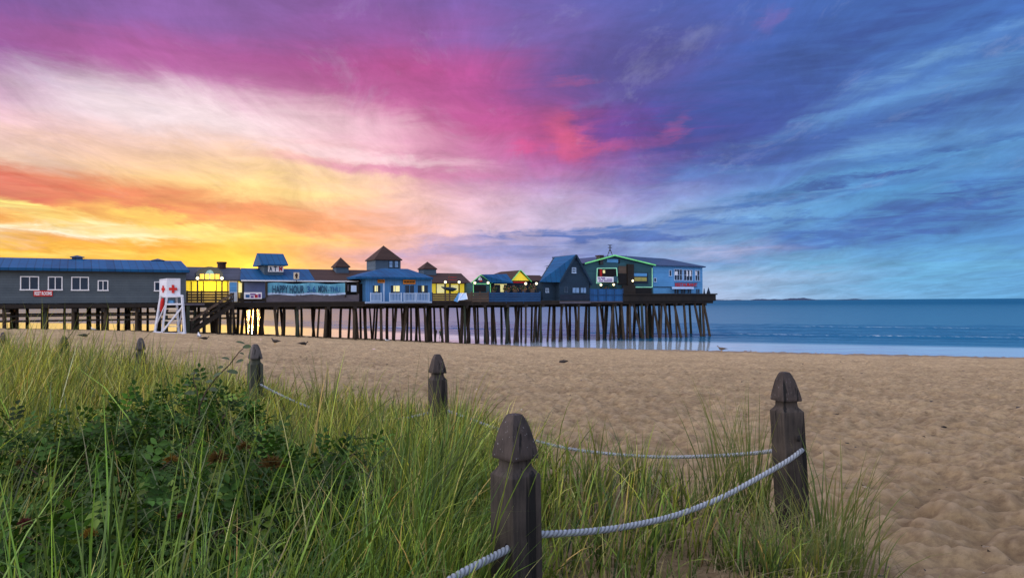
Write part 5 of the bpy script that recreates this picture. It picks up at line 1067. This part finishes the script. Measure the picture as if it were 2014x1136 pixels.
def build_grass():
    X = []; Y = []; H = []; D = []
    N = 40000; y = 1.25*(17.5/1.25)**rng.random(N); x = rng.uniform(-1, 1, N)*(.9*y+1.2)
    dens = 1.0*np.ones(N); xb = xbound(y)+.35*vnoise(x*1.3, y*1.3, 20)
    inside = x < xb-.1
    patch = ss(-.25, .35, vnoise(x*1.7, y*1.7, 22)+.35*vnoise(x*4, y*4, 23))
    right = ss(-.35, .25, x+.10*y*0)*ss(7, 5.5, y)                  # thin, patchy stand between the ropes
    dens = np.where(right > 0, dens*(1-right*.72)+right*.0, dens)*(.35+.65*np.maximum(patch, 1-right))
    dens = np.where((x > .05) & (y < 2.6+1.0*x), dens*.85, dens)
    keep = inside & (rng.random(N) < dens) & (rng.random(N) > 1.7*inbush(x, y))
    # keep the faces of the two near posts and the front rope readable
    keep &= ~((np.abs(x-.03*y/2.7) < .17) & (y < 2.72)); keep &= ~((np.abs(x-1.5) < .12) & (np.abs(y-4.1) < .16))
    x, y = x[keep], y[keep]
    nb = rng.integers(5, 13, len(x)); tx = np.repeat(x, nb); ty = np.repeat(y, nb); n = len(tx)
    tl = np.repeat(rng.uniform(.75, 1.15, len(x)), nb); thue = np.repeat(rng.normal(0, 1, len(x)), nb)
    bx = tx+rng.normal(0, .035, n); by = ty+rng.normal(0, .035, n)
    # blade length by place
    h = np.where(by < 4.5, .52, .38)+.26*ss(-2.3, -4.8, bx)*ss(4, 6, by); h = h*(1+.5*(np.repeat(rng.random(len(x)), nb) < .07))
    frontrope = ss(-.02, .14, bx-.03)*ss(4.2, 3.6, by-.35*bx*0)*(by < 2.75+.92*bx)
    h = np.where((bx > 0) & (by < 2.6+1.0*bx), .20+.09*vnoise(bx*3, by*3, 30), h)
    h = np.where((bx > -.3) & (by >= 2.6+1.0*np.maximum(bx, 0)), .38+.10*vnoise(bx*2, by*2, 31)+.10*(np.repeat(rng.random(len(x)), nb) < .12), h)
    h = np.where((bx <= 0.0) & (bx > -.55) & (by < 2.5), .42, h)
    hb = inbush(bx, by); h = h*(1+.12*hb)
    L_ = h*tl*rng.uniform(.40, 1.30, n)
    edge_ = ss(.5, -.1, xbound(by)-bx)
    z = sand_z(bx, by)
    head = rng.uniform(0, 2*math.pi, n); out = np.arctan2(by-ty, bx-tx); head = np.where(rng.random(n) < .6, out, head)+rng.normal(0, .4, n)
    wind = rng.random(n) < .30; head = np.where(wind, rng.normal(.25, .5, n), head)
    th0 = np.abs(rng.normal(.10, .18, n)); curl = np.abs(rng.normal(.35, .45, n)); arch = rng.random(n) < .14; curl = np.where(arch, rng.uniform(1.1, 2.3, n), curl); L_ = np.where(arch, L_*1.12, L_)
    wd = rng.uniform(.0045, .0100, n)*(1+.03*by)
    # tones: dark bluish green low and near, olive and straw toward the back
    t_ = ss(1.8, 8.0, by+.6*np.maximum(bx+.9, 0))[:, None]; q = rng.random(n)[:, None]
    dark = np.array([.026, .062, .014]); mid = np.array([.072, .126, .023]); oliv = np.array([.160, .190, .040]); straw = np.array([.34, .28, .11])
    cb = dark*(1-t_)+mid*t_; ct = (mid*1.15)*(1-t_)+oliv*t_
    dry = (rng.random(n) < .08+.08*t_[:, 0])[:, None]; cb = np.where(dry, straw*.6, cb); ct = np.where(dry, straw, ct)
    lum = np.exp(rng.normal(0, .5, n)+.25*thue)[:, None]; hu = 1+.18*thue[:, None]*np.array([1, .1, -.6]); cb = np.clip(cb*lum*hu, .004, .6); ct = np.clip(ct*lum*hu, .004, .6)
    cb = cb*.42; ct = ct*1.32  # darker bases and brighter tips put the shade between blades into the colour
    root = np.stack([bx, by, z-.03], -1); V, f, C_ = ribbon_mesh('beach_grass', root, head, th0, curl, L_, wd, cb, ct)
    print('GRASS', n)
    # long arching blades over the rose thicket
    m_ = 420; k = rng.integers(0, len(BUSH), m_); B_ = np.array(BUSH)[k]; ax_ = B_[:, 0]+rng.normal(0, .45, m_)*B_[:, 2]*1.6; ay_ = np.maximum(B_[:, 1]+rng.normal(0, .5, m_)*B_[:, 2]*1.4, 1.5)
    q = rng.random(m_)[:, None]; cc_ = (np.array([.045, .12, .045])*(1-q)+np.array([.17, .19, .10])*q)*rng.uniform(.6, 1.3, (m_, 1))
    V2, f2, C2 = ribbon_mesh('a', np.stack([ax_, ay_, tz(ax_, ay_)], -1), rng.uniform(0, 6.28, m_), rng.uniform(.05, .5, m_), rng.uniform(.6, 2.4, m_), rng.uniform(.6, 1.0, m_)*(.5+.5*np.minimum(ay_/3, 1)), rng.uniform(.004, .008, m_), cc_*.6, cc_)
    V, f, C_ = np.concatenate([V, V2]), np.concatenate([f, f2+len(V)]), np.concatenate([C_, C2])
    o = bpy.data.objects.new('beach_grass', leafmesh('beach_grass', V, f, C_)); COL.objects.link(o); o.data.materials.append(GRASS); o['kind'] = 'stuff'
    # tufts one can tell apart: tall clumps beside the right post, and along the sand edge
    def tuft(px_, py_, Yd, hpx, nbl, spread, lab):
        b = at_depth(px_, py_, Yd); b[2] = float(sand_z(b[0], b[1])); hh = hpx*Yd/FPX; m_ = nbl
        rt_ = np.stack([b[0]+rng.normal(0, .05*spread+.02, m_), b[1]+rng.normal(0, .05*spread+.02, m_), np.full(m_, b[2]-.03)], -1)
        hd = np.arctan2(rt_[:, 1]-b[1], rt_[:, 0]-b[0])+rng.normal(0, .5, m_); q = rng.random(m_)[:, None]
        cb_ = (np.array([.030, .065, .02])*(1-q)+np.array([.07, .11, .03])*q); ct_ = np.array([.10, .16, .04])*(1-q)+np.array([.26, .24, .09])*q
        V, f, C_ = ribbon_mesh('t', rt_, hd, np.abs(rng.normal(.06+.12*spread, .07+.08*spread, m_)), np.abs(rng.normal(.2+.3*spread, .15+.25*spread, m_)), hh*rng.uniform(.6, 1.12, m_), rng.uniform(.0045, .0085, m_), cb_, ct_)
        o = bpy.data.objects.new('grass_tuft', leafmesh('grass_tuft', V-b, f, C_)); COL.objects.link(o); o.location = tuple(b); o.data.materials.append(GRASS); tag(o, lab, 'grass tuft', 'grass tufts along the sand edge')
    tuft(1478, 1000, 4.35, 300, 60, .5, 'tallest grass tuft, just left of the tall right post')
    tuft(1420, 985, 4.6, 250, 50, .6, 'upright grass tuft second left of the tall right post')
    tuft(1500, 960, 4.7, 190, 40, .8, 'shorter grass tuft close behind the left side of the right post')
    tuft(1360, 960, 4.9, 150, 40, .8, 'low grass tuft by the back rope, left of the taller tufts')
    tuft(1625, 1070, 3.9, 230, 110, 1.25, 'splayed grass tuft right of the right post, on bare sand')
    tuft(1640, 1110, 3.5, 190, 130, 1.6, 'wide splayed grass tuft at the bottom, rightmost on the sand')
    tuft(1540, 1110, 3.4, 180, 120, 1.4, 'splayed grass tuft covering the foot of the right post')
    tuft(1100, 960, 3.6, 150, 40, .9, 'grass tuft right of the nearest post, above the sagging rope')
    tuft(1180, 940, 4.6, 130, 50, .8, 'grass tuft below the back rope between the two near posts')
    tuft(1260, 950, 4.8, 140, 50, .8, 'grass tuft midway along the back rope')
    tuft(895, 900, 6.2, 170, 50, .7, 'grass tuft right beside the slim middle post')
    tuft(640, 850, 7.2, 170, 50, .6, 'upright grass tuft between the reddish post and the slim middle post')
    # flattened dry stems
    N = 26000; y = 1.3*(9/1.3)**rng.random(N); x = rng.uniform(-1, 1, N)*(.8*y+.5); k = (x < xbound(y)+.05)&(rng.random(N) < np.where(x > -.2, .9, .35)); x, y = x[k], y[k]; n = len(x)
    q = rng.random(n)[:, None]; c1 = np.array([.10, .075, .04])*(1-q)+np.array([.36, .30, .19])*q
    V, f, C_ = ribbon_mesh('s', np.stack([x, y, sand_z(x, y)+rng.uniform(.005, .06, n)], -1), rng.uniform(0, 6.28, n), rng.uniform(1.1, 1.6, n), rng.uniform(-.2, .5, n), rng.uniform(.10, .36, n), rng.uniform(.0025, .005, n), c1*.8, c1)
    o = bpy.data.objects.new('dry_straw', leafmesh('dry_straw', V, f, C_)); COL.objects.link(o); o.data.materials.append(STRAW); o['kind'] = 'stuff'
build_grass()

# ------------------------------------------------------------------ rose bushes
def leaflets(C0, A, B, Nn, ln, wd, col):
    """folded pointed leaflets: centre base C0, axis A, side B, normal Nn"""
    ln = ln[:, None]; wd = wd[:, None]
    b = C0; m1 = C0+A*ln*.45; t1 = C0+A*ln+Nn*ln*-.12
    l = C0+A*ln*.42+B*wd*.5+Nn*wd*.18; r_ = C0+A*ln*.42-B*wd*.5+Nn*wd*.18; l2 = C0+A*ln*.75+B*wd*.33+Nn*wd*.06; r2 = C0+A*ln*.75-B*wd*.33+Nn*wd*.06
    V = np.stack([b, l, l2, t1, r2, r_, m1], 1); n = len(b); i = (np.arange(n)*7)[:, None]
    f = np.concatenate([i+np.array([[0, 6, 2, 1]]), i+np.array([[6, 3, 3, 2]])*1, i+np.array([[0, 5, 4, 6]]), i+np.array([[6, 4, 3, 3]])], 0)
    tri = f[(f[:, 2] == f[:, 1]) | (f[:, 2] == f[:, 3])]
    q1 = i+np.array([[0, 6, 2, 1]]); q2 = i+np.array([[0, 5, 4, 6]]); t_a = i+np.array([[6, 3, 2]]); t_b = i+np.array([[6, 4, 3]])
    tris = np.concatenate([q1[:, [0, 1, 2]], q1[:, [0, 2, 3]], q2[:, [0, 1, 2]], q2[:, [0, 2, 3]], t_a, t_b], 0)
    return V.reshape(-1, 3), tris, np.repeat(col, 7, 0)
def nrm(v): return v/np.linalg.norm(v, axis=-1, keepdims=True)
def rose_bush(bx, by, br, bh, label, nleaf):
    z0 = tz1(bx, by); base = np.array([bx, by, z0]); t_ = thing('rose_bush', label, 'rose bush', base, 'rose bushes in the dune grass')
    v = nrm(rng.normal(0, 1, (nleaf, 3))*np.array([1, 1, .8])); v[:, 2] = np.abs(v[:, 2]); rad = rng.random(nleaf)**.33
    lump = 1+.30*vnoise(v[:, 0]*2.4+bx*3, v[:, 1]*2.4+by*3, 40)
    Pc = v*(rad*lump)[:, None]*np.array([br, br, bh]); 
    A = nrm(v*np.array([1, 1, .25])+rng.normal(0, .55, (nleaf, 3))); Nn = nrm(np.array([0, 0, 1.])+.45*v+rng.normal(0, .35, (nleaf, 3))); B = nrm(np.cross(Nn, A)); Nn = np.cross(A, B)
    lum = np.exp(rng.normal(0, .35, nleaf))*(.25+1.05*rad**2); g_ = np.array([.024, .060, .010]); yl = np.array([.065, .105, .018]); q = (rng.random(nleaf) < .10)[:, None]; col = np.where(q, yl, g_)*lum[:, None]  # leaves darken toward the core: inner shade of the bush put into their colour
    Vs = []; Fs = []; Cs = []; off = 0
    for k, (ax, side) in enumerate(((1., 0), (.72, 1), (.72, -1), (.40, 1), (.40, -1), (.12, 1), (.12, -1))):
        rl = .092; c0 = Pc+A*rl*ax; a = A if side == 0 else nrm(A*.45+B*side); b = np.cross(Nn, a)
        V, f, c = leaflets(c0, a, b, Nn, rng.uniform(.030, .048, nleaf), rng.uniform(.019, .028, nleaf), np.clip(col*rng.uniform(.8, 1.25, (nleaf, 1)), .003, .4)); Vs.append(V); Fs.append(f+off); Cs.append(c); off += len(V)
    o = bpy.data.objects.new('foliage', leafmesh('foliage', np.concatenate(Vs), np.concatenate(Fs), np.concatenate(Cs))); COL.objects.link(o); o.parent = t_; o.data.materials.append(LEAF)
    mb = MB(); q = random.Random(int(bx*100))
    for k in range(14):
        a = q.uniform(0, 6.28); rr = br*q.uniform(.4, .95); e = base+np.array([rr*math.cos(a), rr*math.sin(a), bh*q.uniform(.5, 1.0)]); m1 = base+(e-base)*.5+np.array([q.uniform(-.05, .05), q.uniform(-.05, .05), .06]); mb.tube([base+np.array([q.uniform(-.06, .06), q.uniform(-.06, .06), -.05]), m1, e], [.006, .004, .002], 5)
    part('stems', mb, M['brown_twig'], t_, True); return t_
M['brown_twig'] = pmat('twig', (.07, .045, .03), (.04, .025, .02), 20., bump=0)
LB = ['rose bush at the far left edge, waist of the dune', 'rose bush in the lower left, above the yellow flower head', 'highest dark rose bush, below the leafy shoot', 'rose bush in the centre of the dark thicket, with brown flower heads',
      'rose bush at the bottom left corner', 'small rose bush at the bottom edge, left of the nearest post', 'loose rose bush deep in the grass at the left edge', 'rightmost rose bush, small and beside tall grass']
LB[0] = 'broad rose bush on the left, behind the lower left one'
bushes = [rose_bush(*b, LB[i], int(1500*b[2]/.6*(b[3]/.55))) for i, b in enumerate(BUSH)]
def bloom(x, y, Yd, r_, cols, bush):
    c = at_depth(x, y, Yd); n = 150; v = nrm(rng.normal(0, 1, (n, 3))); v[:, 2] = np.abs(v[:, 2])*.8-.1; q = rng.random(n)[:, None]; ca, cb_ = np.array(cols[0]), np.array(cols[1]); col = (ca*(1-q)+cb_*q)*rng.uniform(.5, 1.2, (n, 1))
    A = nrm(v+rng.normal(0, .3, (n, 3))); B = nrm(np.cross(A, rng.normal(0, 1, (n, 3)))); Nn = np.cross(A, B)
    V, f, C_ = leaflets(c+v*r_*.25, A, B, Nn, rng.uniform(.35, 1.0, n)*r_*.85, np.full(n, r_*.13), col)
    o = bpy.data.objects.new('flower_head', leafmesh('flower_head', V-np.array(bush.location), f, C_)); COL.objects.link(o); o.parent = bush; o.data.materials.append(LEAF)
    return o
YEL = ((.26, .17, .03), (.14, .07, .02)); ORG = ((.13, .080, .025), (.07, .042, .016)); RED = ((.12, .02, .03), (.07, .03, .02))
for x, y, Yd, r_, cols, bi, lab in ((175, 1052, 2.35, .028, YEL, 1, 'yellow flower head'), (335, 905, 3.0, .034, YEL, 3, 'yellow brown flower head'), (428, 903, 3.0, .05, ORG, 3, 'orange brown flower head'), (535, 915, 2.95, .055, ORG, 7, 'rusty flower head'), (40, 910, 3.3, .025, ORG, 0, 'small orange flower head'), (50, 1028, 2.2, .022, RED, 4, 'dark red flower head'), (357, 1015, 2.5, .018, RED, 1, 'small red flower head'), (236, 1113, 2.0, .016, YEL, 4, 'small yellow flower head'), (480, 880, 3.2, .035, ORG, 3, 'brown flower head')):
    bloom(x, y, Yd, r_, cols, bushes[bi])['label'] = lab
# the leafy shoot that rises above the grass
SH = 4.7; b0 = at_depth(392, 800, SH); t_ = thing('leafy_shoot', 'thin climbing shoot with round dark leaves rising left of the reddish post', 'plant', (b0[0], b0[1], tz1(b0[0], b0[1])))
mb = MB()
mb.tube([np.array([b0[0], b0[1], tz1(b0[0], b0[1])]), b0, at_depth(405, 770, SH), at_depth(425, 742, SH), at_depth(452, 716, SH), at_depth(470, 692, SH), at_depth(484, 680, SH)], [.005, .005, .0045, .004, .0035, .003, .002], 6)
mb.tube([b0, at_depth(388, 770, SH), at_depth(380, 745, SH), at_depth(383, 728, SH)], [.004, .0035, .003, .002], 6); part('stem', mb, M['brown_twig'], t_, True)
LV = [(443, 705, 14), (428, 737, 15), (457, 732, 20), (472, 674, 16), (486, 682, 14), (475, 695, 9), (472, 710, 13), (419, 766, 15), (381, 735, 14), (412, 750, 13), (388, 745, 12), (374, 773, 16), (400, 785, 14), (366, 757, 11), (434, 722, 9)]
for i, (x, y, w_) in enumerate(LV):
    c = at_depth(x, y, SH+R.uniform(-.04, .04)); r_ = w_*SH/FPX*.55; a = R.uniform(-.5, .5)+(math.pi if R.random() < .5 else 0); ti = R.uniform(.2, .9); ax = np.array([math.cos(a), R.uniform(-.3, .3), R.uniform(-.5, .3)]); ax /= np.linalg.norm(ax); nn = np.cross(ax, np.array([0, math.sin(ti), -math.cos(ti)])); nn /= np.linalg.norm(nn)
    mb = MB(); n = 12; up_ = np.cross(ax, nn); out = []
    for k in range(n):
        th = 2*math.pi*k/n; out.append(c+ax*r_*math.cos(th)*(1.15 if math.cos(th) > .9 else 1)+nn*r_*.72*math.sin(th)+up_*abs(math.sin(th))*r_*.22)
    mb.add(out+[c], [(k, (k+1) % n, n) for k in range(n)]); part('leaf', mb, M['shoot_leaf'] if 'shoot_leaf' in M else M.setdefault('shoot_leaf', pmat('shoot_leaf', (.035, .06, .018), (.02, .04, .012), 30., rough=.5, bump=0)), t_, True)
